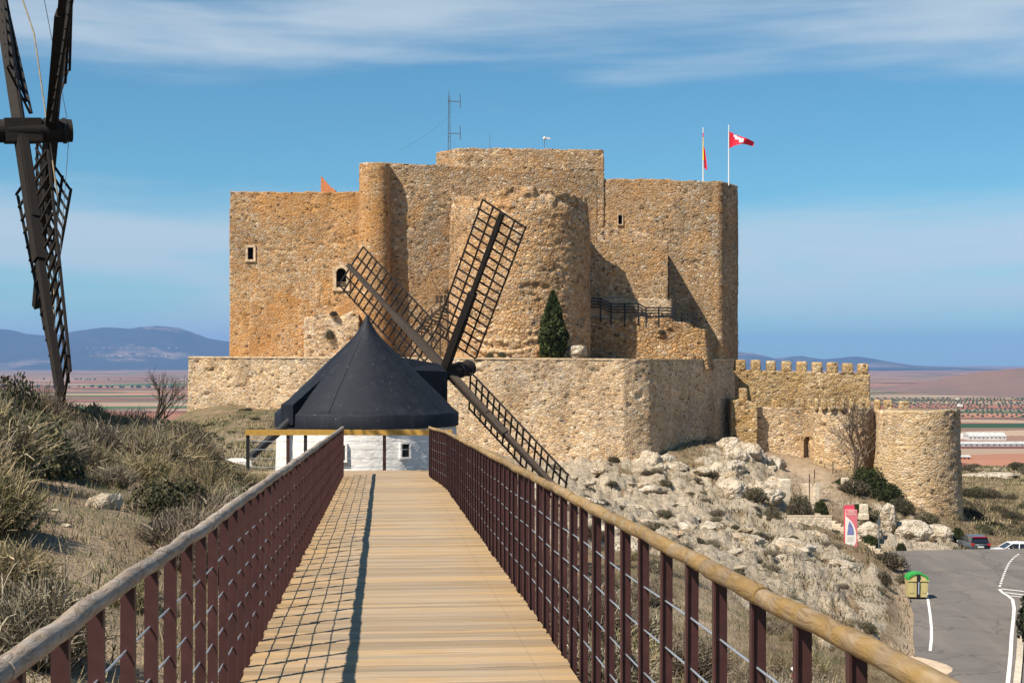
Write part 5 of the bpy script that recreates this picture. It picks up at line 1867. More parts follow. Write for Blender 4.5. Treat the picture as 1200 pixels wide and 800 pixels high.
DRYG = [(0.301, 0.231, 0.121), (0.243, 0.186, 0.100), (0.342, 0.276, 0.165), (0.187, 0.146, 0.071)]
GRN = [(0.046, 0.073, 0.020), (0.066, 0.092, 0.026), (0.099, 0.112, 0.040)]
grass('dry_grass', reg_left, 4200, .13, DRYG + GREY[:2], 201)
grass('green_grass', reg_left, 2000, .09, GRN, 202, .008, 10, .12)
grass('dry_grass', reg_right, 7000, .24, DRYG + GREY, 203, .008)
grass('green_grass', reg_right, 2600, .12, GRN, 204, .010, 9, .2)
grass('dry_grass', reg_far, 1600, .25, DRYG + OLIV, 205, .03, 9, .4)

grass('dry_grass', reg_hill, 3600, .30, DRYG + OLIV + BROWN, 206, .035, 9, .35)
grass('dry_grass', reg_back, 3000, .40, DRYG + OLIV + BROWN, 207, .05, 9, .6)

# shrubs below the right railing
rr2 = random.Random(9)
cnt = 0
pl2 = []
while cnt < 62:
    y = 13 + 42 * rr2.random()
    px = rr2.uniform(560, 1075)
    x = xat(px, y)
    if x < .15 - .0907 * y + 1.7: continue
    pth = np.interp(y, [30, 45, 55, 66], [3.2, 6.0, 8.6, 11.5])
    if y > 34 and abs(x - pth) < 1.5: continue
    rad = rr2.uniform(.5, 1.0)
    if any(math.hypot(x - a_, y - b_) < .7 * (rad + c) for a_, b_, c in pl2): 
        cnt += 0.2
        continue
    pl2.append((x, y, rad))
    cnt += 1
    me = rr2.choice(grey_me + grey_me + dry_me)
    shrub(me, x, y, rad, rad * rr2.uniform(.8, 1.2), 'grey_shrub', 'leafless grey shrub on the ground below the right railing', 'shrubs below the right railing')
for px, py, d in ((420, 575, 90),):
    pass
# small shrubs over the rocky slope
rr3 = random.Random(12)
for k in range(130):
    y = rr3.uniform(68, 136)
    lim = np.interp(y, [60, 76, 90, 103, 112, 120, 140], [17, 20, 24, 27, 25.5, 24.5, 26])
    x = rr3.uniform(0, lim - .5)
    rad = rr3.uniform(.35, .85)
    shrub(rr3.choice(brown_me + grey_me), x, y, rad, rad * .8, 'brown_shrub', 'small brown shrub growing between the limestone rocks', 'small shrubs on the rocky slope', .2)
for px, py, d, rp_, hp in ((1042, 655, 109, 22, 22), (1060, 668, 104, 14, 14), (1035, 690, 98, 12, 16), (885, 600, 124, 18, 18), (905, 620, 118, 14, 16), (1015, 745, 78, 14, 16)):
    pshrub(rr3.choice(brown_me), px, py, d, rp_, hp, 'brown_shrub', 'small brown shrub growing between the limestone rocks', 'small shrubs on the rocky slope')
# around the gate
for k, (px, py, d, rp_, hp, me, nm, lb) in enumerate([
    (938, 606, 124.5, 17, 34, brown_me[0], 'brown_shrub', 'tall dry brown shrub beside the stone steps above the pale wall'),
    (962, 600, 127, 12, 22, green_me[0], 'green_shrub', 'bright green bush right of the upper stone steps'),
    (988, 569, 142, 12, 9, green_me[1], 'green_shrub', 'low flat green bush at the edge of the gate forecourt'),
    (1018, 575, 141, 22, 26, green_me[0], 'green_shrub', 'big dark green bush under the bare tree by the barbican'),
    (1040, 590, 139, 20, 22, green_me[1], 'green_shrub', 'dark green bush low against the round corner tower'),
    (1008, 600, 133, 14, 12, green_me[1], 'green_shrub', 'small green bush behind the red information sign'),
    (1055, 600, 137, 20, 18, oliv_me[0], 'olive_shrub', 'olive shrub at the foot of the round corner tower'),
    (1020, 640, 119, 12, 16, green_me[0], 'green_shrub', 'green bush at the roadside right of the red sign'),
    (1056, 641, 121, 7, 12, green_me[0], 'green_shrub', 'small dark round bush at the roadside rock foot'),
    (1122, 642, 131, 10, 22, green_me[1], 'green_shrub', 'dark bush in shade left of the parked grey car'),
    (1085, 610, 135, 18, 14, brown_me[1], 'brown_shrub', 'brown shrub on the bank below the round corner tower'),
    (1000, 580, 139, 22, 18, brown_me[2], 'brown_shrub', 'brown shrub on the bank below the gate forecourt'),
    (1030, 612, 130, 26, 20, brown_me[0], 'brown_shrub', 'wide brown shrub covering the bank above the roadside')]):
    pshrub(me, px, py, d, rp_, hp, nm, lb)
# hillside behind the road
for k in range(60):
    y = rr3.uniform(140, 228)
    px = rr3.uniform(1118, 1290)
    x = xat(px, y)
    rad = rr3.uniform(.7, 1.9)
    shrub(rr3.choice(brown_me + brown_me + oliv_me), x, y, rad, rad * .8, 'brown_shrub', 'brown shrub on the dry hillside beyond the parked cars', 'shrubs on the hillside beyond the cars', .2)
# castle slope tufts at the left
for k in range(24):
    d = rr3.uniform(60, 140)
    px = rr3.uniform(225, 322)
    pshrub(rr3.choice(oliv_me + brown_me), px, 0, d, 7, 5, 'olive_shrub', 'low olive tuft on the sandy slope below the bastion', 'tufts on the sandy slope')
# wall plants
for px, py, d, lb in ((386, 392, 148.2, 'dry dark plant rooted in the castle buttress above the windmill roof'), (391, 365, 148.2, 'small dry plant high on the castle buttress'), (574, 414, 139.2, 'green tuft at the foot of the round tower left of the cypress'), (588, 413, 139.0, 'green tuft between two stones beside the cypress'), (806, 378, 149.6, 'grey tuft on the rubble terrace right of the fence'), (776, 387, 148.5, 'grey tuft on the rubble terrace below the fence')):
    c = P(px, py, d)
    shrub(brown_me[0] if px < 500 or px > 700 else oliv_me[0], c.x, d, .42 if px > 500 else .5, 1.1 if px == 386 else .6, 'wall_plant', lb, None, 0.05, 'plant', z=c.z - .4)
# dark leaf mass added for an unidentified dark shape at the right edge
hd = road_xy(1201, 745)
o = link('dark_stand_in', _mesh_from(merge(leafmass(9000, 1.0, 1.0, GREEN[:2] + [(.018, .02, .012)], 301, .05), leafmass(3000, .8, .9, GREEN[:2], 302, .06)), 'dark_stand_in'), None, None, (hd.x + 2.6, hd.y + 1.5, ROAD_Z - .5))
o.scale = (2.4, 13.5, 3.6)
o.rotation_euler = (0, 0, -.36)
tag(o, 'dark leaf mass put in for an unidentified dark shape beside the kerb', 'dark_stand_in')

# cypress
cy = thing('cypress_tree', 'single dark green cypress standing against the round tower', 'tree', P(648, 419, 138.6))
link('crown', _mesh_from(merge(leafmass(11000, 1.36, 6.4, GREEN + [(.10, .115, .04)], 310, .13, 'cone')), 'crown'), None, cy, (0, 0, .1))
MB().tube([(0, 0, -.5), (.03, 0, 2.0), (0, 0, 5.2)], [.16, .12, .04], 8).build('trunk', M_scaf, cy)


def bare_tree(name, label, loc, H, spread, seed, tw=1.0, depth=5):
    rn = random.Random(seed)
    t = thing(name, label, 'tree', loc)
    tr, tws = MB(), MB()

    def grow(p, d, L, r, lev):
        q = p
        pts_ = [p]
        dd = Vector(d)
        for k in range(3):
            dd = (dd + Vector((rn.gauss(0, .12), rn.gauss(0, .12), rn.gauss(.03, .08)))).normalized()
            q = q + dd * L / 3
            pts_.append(q)
        (tr if lev < 2 else tws).tube(pts_, [r, r * .85, r * .72, r * .6], 6 if lev < 2 else 3, caps=False)
        if lev >= depth: return
        n = rn.choice((2, 3, 3)) if lev else 5
        for k in range(n):
            a_ = rn.uniform(0, 6.28)
            sp = spread * rn.uniform(.5, 1.1)
            nd = (dd + Vector((math.cos(a_) * sp, math.sin(a_) * sp, rn.uniform(-.05, .3)))).normalized()
            bp = pts_[3] if k < 2 else pts_[rn.choice((1, 2, 3))]
            grow(bp, nd, L * rn.uniform(.62, .85), r * .58, lev + 1)
    grow(Vector((0, 0, -.3)), (0, 0, 1), H * .27, .022 * H * tw, 0)
    tr.build('trunk', M_scaf, t)
    tws.build('twigs', M_twig, t)
    return t


M_twig = simple('grey_twigs', (0.11, 0.08, 0.058), 0.9)
bare_tree('bare_tree', 'slender leafless tree on the left slope against the plain', P(178, 508, 55), 3.3, .62, 3, 1.3, 5)
bare_tree('bare_tree', 'large leafless tree in front of the barbican half round turret', P(1003, 560, 144), 9.8, .62, 8, 1.15, 7)
for k, (px, d) in enumerate(((1152, 150), (1178, 160), (1196, 148))):
    c = P(px, 0, d)
    bare_tree('bare_tree', ['leafless bushy tree behind the grey parked car', 'leafless bushy tree above the white car', 'leafless bushy tree at the right edge behind the white car'][k], (c.x, d, g1(c.x, d)), 4.6, .85, 21 + k, .5, 5)

# ------------------------------------------------------------------ rocks
rock_me = [rock_mesh('rock', k + 1, 4, .42, .72, .25 if k % 2 else .0) for k in range(8)]


def rock(x, y, sx_, sy_, sz_, label, group=None, sink=.35, rot=None, tilt=.25, z=None):
    o = link('rock', random.choice(rock_me), None, None, (x, y, (g1(x, y) if z is None else z) + sz_ * (.72 - 2 * sink) * .6))
    o.scale = (sx_, sy_, sz_)
    o.rotation_euler = (random.uniform(-tilt, tilt), random.uniform(-tilt, tilt), random.uniform(0, 6.28) if rot is None else rot)
    return tag(o, label, 'rock', group)


def prock(px, py, d, w, h, label, sink=.3, group=None, rot=None):
    c = P(px, py, d)
    return rock(c.x, d, w / F * d / 2, w / F * d / 2, h / F * d / 2, label, group, sink, rot)


random.seed(44)
n = 0
while n < 60:
    y = random.uniform(74, 136)
    lim = np.interp(y, [60, 76, 90, 103, 112, 120, 140], [17, 20, 24, 27, 25.5, 24.5, 26])
    x = random.uniform(1.5, lim - 1.5)
    if float(fbm(x * .16, y * .09, seed=61)) < .47 and random.random() < .75: continue
    s_ = random.choice((.4, .5, .6, .8, 1.0, 1.3)) * random.uniform(.8, 1.2)
    rock(x, y, s_ * random.uniform(.9, 1.4), s_ * random.uniform(.8, 1.3), s_ * random.uniform(.38, .6), 'pale limestone rock on the slope between boardwalk and road', 'limestone rocks on the slope', .3)
    n += 1
n = 0
while n < 30:
    y = random.uniform(124, 148)
    x = random.uniform(xat(838, y), xat(910, y))
    if y > 138 + (x - 13.4) * 1.45: continue
    s_ = random.uniform(.6, 1.5)
    rock(x, y, s_, s_ * .9, s_ * random.uniform(.8, 1.25), 'craggy rock in the heap under the shaded bastion side', 'craggy rocks under the bastion', .32)
    n += 1
# named outcrops
def outcrop(px, pyc, d, wpx, hpx, label):
    c = P(px, pyc, d)
    o = link('rock', rock_me[hash(label) % 8 if False else len(label) % 8], None, None, c)
    o.scale = (wpx / F * d / 2, wpx / F * d / 2 * .8, hpx / F * d / 2 / .72)
    o.rotation_euler = (random.uniform(-.15, .15), random.uniform(-.15, .15), random.uniform(0, 6.28))
    return tag(o, label, 'rock')


outcrop(757, 548, 136.8, 46, 40, 'squarish ochre rock under the sunlit corner of the bastion')
outcrop(782, 552, 138.5, 36, 38, 'rounded ochre rock just right of the bastion corner')
outcrop(705, 548, 137, 60, 30, 'flat ochre rock ledge under the bastion front')
outcrop(850, 540, 146, 56, 40, 'big shaded rock against the shadowed bastion side')
outcrop(876, 552, 141, 56, 66, 'tall craggy half sunlit rock left of the gate path')
outcrop(905, 556, 143, 34, 44, 'dark craggy rock overhanging the gate path')
outcrop(868, 580, 134, 56, 40, 'grey rock below the craggy shaded outcrop')
outcrop(830, 562, 140, 44, 34, 'pale rock beside the green patch below the bastion')
outcrop(893, 588, 131, 40, 44, 'dark fissured rock above the blue grey notice board')
outcrop(1040, 608, 127, 24, 40, 'upright pale rock slab on the bank right of the red sign')
outcrop(1070, 622, 127, 50, 26, 'ochre rock outcrop along the roadside bank')
outcrop(1100, 626, 131, 40, 26, 'ochre rocks under the round corner tower at the roadside')
outcrop(1020, 625, 123, 34, 26, 'ochre rock behind the red information sign')
outcrop(676, 412, 139.0, 30, 18, 'pale grey boulder right of the cypress on the terrace')
outcrop(1160, 560, 205, 70, 14, 'flat pale rock ledge on the far right hillside')
rock(xat(122, 16.5), 16.5, .22, .2, .19, 'pale rounded boulder on the left slope below the dark shrub', None, .15)
rock(xat(176, 13.2), 13.2, .10, .09, .07, 'small white stone beside the left path near the railing', None, .2)
rock(xat(6, 8.2), 8.2, .10, .09, .10, 'small pale angular stone at the lower left edge', None, .1)
rock(xat(26, 8.0), 8.0, .09, .08, .05, 'small reddish stone beside the pale angular stone', None, .2)
rock(xat(835, 24), 24, .22, .15, .14, 'white stone block on the green patch below the right railing', None, .2)
for k in range(60):
    y = 5 + 20 * random.random()
    px = random.uniform(0, 330)
    x = min(xat(px, y), .15 - .0907 * y - 1.25)
    s_ = random.uniform(.02, .06)
    rock(x, y, s_, s_ * .9, s_ * .7, 'small pale stone lying on the ground left of the boardwalk', 'small stones left of the boardwalk', .2)

# ------------------------------------------------------------------ steps, walls, posts by the gate
M_step = simple('pale_step_stone', (0.50, 0.41, 0.30), 0.95, 2.5, 0.35, .03)


def steps(label, a_, b_, w, n, ang):
    t = thing('staircase', label, 'staircase', a_)
    side = Vector((math.cos(ang), math.sin(ang), 0))
    d = b_ - a_
    me = MB().box((0, 0, 0), (w, d.length / n * 1.5, abs(d.z) / n * 2.4)).mesh('step', M_step)
    for k in range(n):
        o = link('step', me, None, t, d * (k / (n - 1)) - Vector((0, 0, abs(d.z) / n)))
        o.rotation_euler = (0, 0, ang + random.uniform(-.02, .02))
        o.scale = (random.uniform(.95, 1.05), 1, 1)
    return t


steps('upper flight of pale stone steps rising to the castle gate', P(945, 604, 126), P(937, 567, 138), 2.3, 14, -.05)
steps('lower flight of pale stone steps descending behind the red sign', P(1034, 655, 115), P(958, 607, 126), 2.4, 14, -.35)
rw = thing('retaining_wall', 'pale stone retaining wall below the steps left of the sign', 'wall', P(942, 622, 121.5))
RO = rw.location
def block_mesh(seed):
    rn = random.Random(seed)
    b = bmesh.new()
    bmesh.ops.create_cube(b, size=1.68)
    bmesh.ops.bevel(b, geom=b.edges[:], offset=.09, segments=1, affect='EDGES')
    for v_ in b.verts: v_.co += Vector((rn.uniform(-.06, .06), rn.uniform(-.06, .06), rn.uniform(-.05, .05)))
    me = bpy.data.meshes.new('stone')
    b.to_mesh(me)
    b.free()
    return me


blk = [block_mesh(200 + k) for k in range(4)]
M_blk = simple('cream_stone', (0.62, 0.53, 0.40), 0.95, 2.0, 0.3, .03)
for m_ in blk:
    m_.materials.append(M_blk)
for row in range(6):
    py0 = 606 + row * 4.0
    x0_ = 912 if row < 3 else (926 if row < 4 else 938)
    x1_ = 974 if row < 4 else 966
    px = x0_ + (3 if row % 2 else 0)
    while px < x1_ - 2:
        w = random.uniform(6, 11)
        w = min(w, x1_ - px)
        c = P(px + w / 2, py0 + 2, 121.5 - .6 * (px - 912) / 62)
        o = link('stone', random.choice(blk), None, rw, c - RO)
        o.scale = (w / F * 121.5 / 2 / .84, .34, 4.0 / F * 121.5 / 2 / .80)
        px += w
for (px, d) in ((930, 121.8), (955, 121.6)):
    pass
cp_ = MB().bar(P(911, 604.5, 121.6), P(975, 604.5, 121.0), .55, .12).build('coping', M_step, rw, sub=RO)
MB().bar(P(912, 618, 122.1), P(974, 618, 121.5), .3, 1.9).build('core', M_step, rw, sub=RO)
gp = thing('gate_pillar', 'rough stone gate pillar left of the upper steps', 'pillar', P(919, 602, 129))
for k in range(6):
    o = link('stone', blk[k % 4], None, gp, (random.uniform(-.06, .06), 0, .3 + k * .52))
    o.scale = (.62 + random.uniform(-.05, .05), .5, .305)
gp2 = thing('gate_pillar', 'short stone pillar topped by a flat cap right of the upper steps', 'pillar', P(957, 588, 133))
for k in range(4):
    o = link('stone', blk[k % 4], None, gp2, (random.uniform(-.04, .04), 0, .2 + k * .46))
    o.scale = (.30, .3, .30)
MB().box((0, 0, 2.05), (.75, .6, .12)).build('cap', M_jamb2, gp2)
for px, py, d, lb in ((1012, 601, 128, 'squat pale stone post on the bank above the red sign'), (990, 569, 141, 'squat stone block at the edge of the gate forecourt')):
    t = thing('stone_post', lb, 'stone post', P(px, py, d))
    o = link('shaft', blk[0], None, t, (0, 0, .3))
    o.scale = (.42, .35, .60)
    o = link('plinth', blk[1], None, t, (0, 0, -.3))
    o.scale = (.5, .42, .3)
M_rust = simple('rusty_iron', (0.10, 0.06, 0.04), 0.8)
for px, p0_, p1_, d, lb in ((948.5, 555, 590, 131, 'tall thin iron handrail post right of the upper steps'), (954.5, 550, 575, 136, 'thin iron post standing on the gate forecourt'), (976, 540, 558, 146, 'slim post with square base before the barbican gate')):
    t = thing('iron_post', lb, 'post', P(px, p1_, d))
    h_ = (p1_ - p0_) / F * d
    MB().tube([(0, 0, -.2), (0, 0, h_)], .05, 6).build('shaft', M_rust, t)
    MB().box((0, 0, .06), (.5 if px == 976 else .18, .4 if px == 976 else .18, .35 if px == 976 else .12)).build('base', M_jamb2 if px == 976 else M_rust, t)
hr = thing('handrail', 'dark iron handrail running down beside the lower steps', 'handrail', P(970, 604, 126))
q0, q1, q2 = P(952, 590, 130), P(975, 604, 126), P(1010, 628, 120)
MB().tube([q0, q1, q2], .035, 6).build('rail', M_rust, hr, sub=hr.location)
for k in range(5):
    p = q1 + (q2 - q1) * (k / 4)
    MB().tube([p, p - Vector((0, 0, .95))], .03, 5).build('post', M_rust, hr, sub=hr.location)
M_pan = simple('grey_blue_panel', (0.42, 0.50, 0.60), 0.5, 3, 0.12)
nb_ = thing('notice_board', 'blue grey notice board of two upright panels in the rock shade', 'notice board', P(907, 604, 127))
MB().box((-.22, 0, 1.05), (.30, .06, 2.1)).build('panel', M_pan, nb_)
MB().box((.18, .12, 1.0), (.42, .06, 1.95)).build('panel', simple('grey_panel', (0.36, 0.37, 0.40), .5), nb_)
MB().box((0, .02, .02), (.95, .3, .14)).build('base', M_jamb2, nb_)
lp = thing('marker_pole', 'thin grey pole with small box at the roadside right of the sign', 'pole', P(1030, 643, 117.5))
MB().tube([(0, 0, -.2), (0, 0, 2.7)], .05, 6).build('pole', M_ant, lp)
MB().box((0, 0, 2.2), (.28, .12, .3)).build('box', M_ant, lp)

# information sign
M_sred = simple('sign_red', (0.62, 0.075, 0.115), 0.5, 2, 0.08)
M_spink = simple('sign_pink', (0.68, 0.17, 0.20), 0.5, 2, 0.08)
M_swhite = simple('sign_cream', (0.80, 0.77, 0.70), 0.5, 2, 0.06)
M_sblue = simple('sign_picture', (0.20, 0.22, 0.45), 0.5, 4.0, 0.5)
SD = 113.0
sg = thing('information_sign', 'tall red and white information sign with blue picture by the steps', 'sign', P(997.5, 641, SD))
ws, hs = 13.5 / F * SD, 44.0 / F * SD
MB().box((0, 0, hs / 2), (ws, .16, hs)).build('panel', M_swhite, sg)
MB().box((-.12, .16, hs + .16 - 1.4), (ws * .9, .14, 3.2)).build('rear_panel', M_sred, sg)
yf = -.085
cur = [(-ws / 2, hs * .84), (-ws * .25, hs * .775), (0, hs * .70), (ws * .2, hs * .60), (ws * .36, hs * .46), (ws * .42, hs * .30), (ws * .40, hs * .15), (ws * .28, hs * .07), (ws * .12, 0.0)]
vs = [(x, yf, z) for x, z in cur] + [(ws / 2, yf, 0), (ws / 2, yf, hs), (-ws / 2, yf, hs)]
MB().add(vs, [tuple(range(len(vs)))]).build('red_field', M_spink, sg)
pic = [(-ws * .38, hs * .335), (ws * .22, hs * .335), (ws * .20, hs * .46), (ws * .10, hs * .56), (-ws * .02, hs * .64), (-ws * .18, hs * .70), (-ws * .28, hs * .60), (-ws * .33, hs * .45)]
MB().add([(x, yf - .004, z) for x, z in pic], [tuple(range(len(pic)))]).build('picture', M_sblue, sg)


def text(body, size, loc, parent, mat, name='lettering'):
    cu = bpy.data.curves.new(name, 'FONT')
    cu.body = body
    cu.size = size
    cu.align_x = 'CENTER'
    cu.extrude = .004
    o = bpy.data.objects.new(name, cu)
    COL.objects.link(o)
    dg = bpy.context.evaluated_depsgraph_get()
    me = bpy.data.meshes.new_from_object(o.evaluated_get(dg))
    bpy.data.objects.remove(o)
    me.materials.clear()
    me.materials.append(mat)
    o = link(name, me, None, parent, loc)
    o.rotation_euler = (R(90), 0, 0)
    return o


text('Villa', .30, (0, yf - .012, hs * .925), sg, M_swhite)
text('Medieval', .215, (0, yf - .012, hs * .865), sg, M_swhite)
for k in range(4):
    MB().box((-ws * .08 - .04 * (k % 2), yf - .006, hs * (.27 - .035 * k)), (ws * (.62 - .08 * (k % 2)), .006, .03)).build('text_line', simple('print_grey', (.55, .52, .48), .6), sg)

# waste container
M_bin = simple('beige_plastic', (0.52, 0.44, 0.20), 0.55, 3, 0.12)
M_lid = simple('green_plastic', (0.03, 0.33, 0.06), 0.45, 3, 0.15)
bn = thing('waste_container', 'beige waste container with bright green lid at the road edge', 'waste container', road_xy(1074, 700.5), -.06)
w_, d_, h_ = 1.36, 1.05, 1.28
m = MB()
zb_ = .14
m.add([(-w_ * .45, -d_ * .42, zb_), (w_ * .45, -d_ * .42, zb_), (w_ * .45, d_ * .42, zb_), (-w_ * .45, d_ * .42, zb_), (-w_ / 2, -d_ / 2, h_), (w_ / 2, -d_ / 2, h_), (w_ / 2, d_ / 2, h_), (-w_ / 2, d_ / 2, h_)],
      [(3, 2, 1, 0), (4, 5, 6, 7), (0, 1, 5, 4), (1, 2, 6, 5), (2, 3, 7, 6), (3, 0, 4, 7)])
body = m.build('body', M_bin, bn)
for x in (-.42, .42):
    MB().bar((x, -d_ * .455, .42), (x, -d_ * .49, 1.12), .30, .02, (0, 1, 0)).build('side_panel', M_bin, body)
MB().box((0, -d_ / 2 - .02, h_ - .02), (w_ + .06, .07, .09)).build('rim', M_bin, body)
vs, fs = [], []
n = 12
for k in range(n + 1):
    a_ = math.pi * k / n
    for y in (-d_ / 2 - .03, d_ / 2 + .03):
        for rr in (1.0, .80):
            vs.append((-math.cos(a_) * (w_ / 2 + .03) * rr, y, h_ + .03 + math.sin(a_) * .46 * rr))
for k in range(n):
    q = k * 4
    fs += [(q, q + 4, q + 6, q + 2), (q + 1, q + 3, q + 7, q + 5), (q, q + 1, q + 5, q + 4), (q + 2, q + 6, q + 7, q + 3)]
MB().add(vs, fs, False).build('lid', M_lid, bn)
vs = [(-math.cos(math.pi * k / n) * (w_ / 2 - .10), -d_ / 2 + .03, h_ + .02 + math.sin(math.pi * k / n) * .38) for k in range(n + 1)]
MB().add(vs, [tuple(range(n, -1, -1))]).build('front_cover', M_bin, bn)
MB().bar((0, -d_ * .47, .16), (0, -d_ / 2 - .06, h_ + .40), .20, .06, (0, 1, 0)).build('foot_lever', M_black, bn)
MB().bar((.02, -d_ * .5, .35), (.02, -d_ / 2 - .10, h_ - .12), .07, .05, (0, 1, 0)).build('sticker', M_pan, bn)
for x in (-.45, .45):
    for y in (-.3, .3):
        MB().tube([(x - .04, y, .08), (x + .04, y, .08)], .085, 10).build('wheel', M_black, bn)

# cars
M_tyre = simple('tyre_rubber', (0.02, 0.02, 0.02), 0.9)
M_glass, ntg, bg_ = mat_new('car_glass', 0.08, (0.012, 0.016, 0.022))
bg_.inputs['Specular IOR Level'].default_value = 0.7
M_red_l = simple('red_lens', (0.45, 0.02, 0.02), 0.25)
M_plate = simple('plate_white', (0.75, 0.75, 0.72), 0.5)
M_grey_c = simple('grey_car_paint', (0.075, 0.085, 0.10), 0.28, 2, 0.08)
M_wht_c = simple('white_car_paint', (0.80, 0.80, 0.80), 0.25, 2, 0.04)
M_roofred = simple('red_car_roof', (0.30, 0.012, 0.03), 0.3, 2, 0.05)
M_rim = simple('alloy', (0.45, 0.45, 0.46), 0.35, 3, 0.1, metallic=.6)


def car(label, loc, rz, paint, roofpaint, L=4.25, Wd=1.78, H=1.50, rear=False):
    t = thing('parked_car', label, 'car', loc, rz)
    # side profile along x (front at +x), half width varies with height
    prof = [(-.50, .22), (-.50, .50), (-.485, .66), (-.44, .68), (.10, .655), (.22, .64), (.40, .58), (.475, .50), (.50, .38), (.50, .22)]
    top = [(-.47, .66), (-.42, .86), (-.36, .97), (-.15, 1.0), (.02, .975), (.20, .66)]

    def loft(pr, widths, z0=None):
        m_ = MB()
        rows = []
        for (fx, fz), w in zip(pr, widths):
            rows.append((fx * L, fz * H, w * Wd / 2))
        nprof = len(rows)
        vs_ = [(x, -w, z) for x, z, w in rows] + [(x, w, z) for x, z, w in rows]
        f_ = [tuple(range(nprof)), tuple(range(2 * nprof - 1, nprof - 1, -1))] + [(i_, i_ + nprof, (i_ + 1) % nprof + nprof, (i_ + 1) % nprof) for i_ in range(nprof)]
        return m_.add(vs_, f_)
    bm_ = bmesh.new()
    me_ = loft(prof, [.88, 1.0, .98, .94, .95, .95, .93, .90, .90, .88]).mesh('body', paint)
    bm_.from_mesh(me_)
    bmesh.ops.bevel(bm_, geom=bm_.edges[:], offset=.045, segments=3, affect='EDGES', clamp_overlap=True)
    bm_.to_mesh(me_)
    bm_.free()
    for p in me_.polygons: p.use_smooth = True
    body = link('body', me_, None, t)
    me2 = loft(top, [.92, .82, .74, .72, .74, .90]).mesh('cabin', M_glass)
    cab = link('cabin', me2, None, t)
    rfm = loft([(-.44, .94), (-.38, 1.0), (-.15, 1.025), (.03, 1.0), (.05, .965), (-.36, .955)], [.75, .74, .73, .74, .76, .76]).mesh('roof', roofpaint)
    link('roof', rfm, None, t)
    for sgn in (-1, 1):
        for (p_, q_, wd_) in (((-.455, .66), (-.385, .97), .10), ((-.10, .66), (-.12, .985), .07), ((.205, .655), (.03, .975), .07)):
            m_ = MB().bar((p_[0] * L, sgn * Wd * .465, p_[1] * H), (q_[0] * L, sgn * Wd * .372, q_[1] * H), .05, wd_, (1, 0, 0))
            m_.build('pillar', paint, t)
        for fx in (-.31, .31):
            wh = MB().tube([(fx * L, sgn * Wd * .40, .31), (fx * L, sgn * Wd * .502, .31)], .315, 20).build('wheel', M_tyre, t)
            MB().tube([(fx * L, sgn * Wd * .49, .31), (fx * L, sgn * Wd * .508, .31)], .20, 14).build('rim', M_rim, wh)
        MB().box((-.492 * L, sgn * Wd * .40, .60 * H), (.10, .26, .20)).build('tail_light', M_red_l, t)
        MB().box((.472 * L, sgn * Wd * .36, .47 * H), (.14, .36, .13)).build('headlight', M_plate, t)
        MB().box((.13 * L, sgn * Wd * .535, .69 * H), (.12, .18, .13)).build('mirror', M_black if rear else paint, t)
        MB().box((.02 * L, sgn * Wd * .492, .56 * H), (.18, .02, .03)).build('door_handle', paint, t)
    MB().box((-.505 * L, 0, .46 * H), (.03, .52, .13)).build('number_plate', M_plate, t)
    MB().box((-.500 * L, 0, .30 * H), (.08, Wd * .9, .20)).build('bumper', M_black, t)
    if rear:
        MB().box((-.425 * L, 0, .985 * H), (.22, 1.22, .09)).build('spoiler', M_roofred, t)
        MB().bar((-.478 * L, -.60, .70 * H), (-.425 * L, -.56, .90 * H), .02, .02).build('wiper', M_black, t)
        MB().add([(-.492 * L, -.62, .69 * H), (-.492 * L, .62, .69 * H), (-.437 * L, .54, .885 * H), (-.437 * L, -.54, .885 * H)], [(0, 1, 2, 3)]).build('rear_window', M_glass, t)
    return t


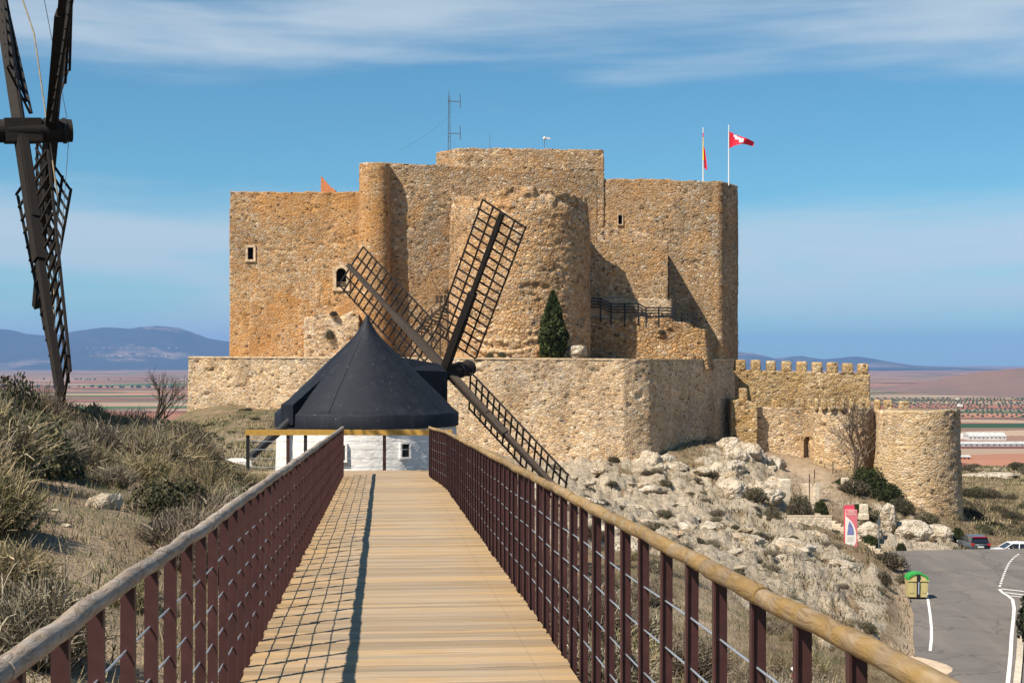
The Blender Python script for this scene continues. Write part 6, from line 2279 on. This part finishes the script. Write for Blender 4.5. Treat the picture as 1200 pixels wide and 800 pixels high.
cz = g1(xat(1141, 127.5), 127.5)
car('dark grey car with red strip over its rear window at the road end', (xat(1140.5, 127.5), 127.5, zat(646.5, 127.5)), R(90), M_grey_c, M_grey_c, 4.2, 1.80, 1.58, True)
car('white car parked side on at the right end of the road', (xat(1185, 131), 131.0, zat(653.5, 131)), R(180), M_wht_c, M_wht_c, 4.4, 1.78, 1.45)

# small litter and a railing barrier at the road edge
lt = thing('wrapper', 'crumpled yellow and white wrapper caught in the shrub below the right railing', 'litter', P(932, 791, 9.0))
rw_ = random.Random(2)


def crump(mat, c, s, nm):
    vs_ = [(c[0] + s * rw_.uniform(-1, 1), c[1] + s * .4 * rw_.uniform(-1, 1), c[2] + s * rw_.uniform(-1, 1)) for _ in range(9)]
    MB().add(vs_, [(0, 1, 2), (2, 3, 4), (4, 5, 6), (6, 7, 8), (1, 4, 7), (0, 3, 8)]).build(nm, mat, lt)


crump(M_yel, (.02, 0, -.03), .03, 'yellow_flap')
crump(M_wht, (-.012, 0, .03), .026, 'white_flap')
crump(M_roofred, (-.02, 0, -.005), .012, 'red_flap')
bs = thing('twig', 'thin dead stem holding the crumpled wrapper', 'twig', (lt.location.x, 9.02, g1(lt.location.x, 9.02)))
MB().tube([(0, 0, 0), (.02, 0, (lt.location.z - bs.location.z) * .6), (0, 0, lt.location.z - bs.location.z)], .004, 5).build('stem', M_scaf, bs)
MB().tube([(.02, 0, (lt.location.z - bs.location.z) * .6), (.16, .05, (lt.location.z - bs.location.z) * .85)], .003, 4).build('side_stem', M_scaf, bs)

# ------------------------------------------------------------------ haze
hz, nth, bh = mat_new('haze')
for n_ in list(nth.nodes):
    if n_.type != 'OUTPUT_MATERIAL': nth.nodes.remove(n_)
vol = node(nth, 'ShaderNodeVolumePrincipled', {'Color': (0.27, 0.50, 0.98, 1), 'Density': 3.7e-5, 'Anisotropy': 0.0})
nth.links.new(vol.outputs[0], [n_ for n_ in nth.nodes if n_.type == 'OUTPUT_MATERIAL'][0].inputs['Volume'])
o = MB().box((0, 0, (760 + PLAIN_Z - 2) / 2), (86000, 86000, 760 - PLAIN_Z + 2)).build('haze', hz)
tag(o, kind='stuff')
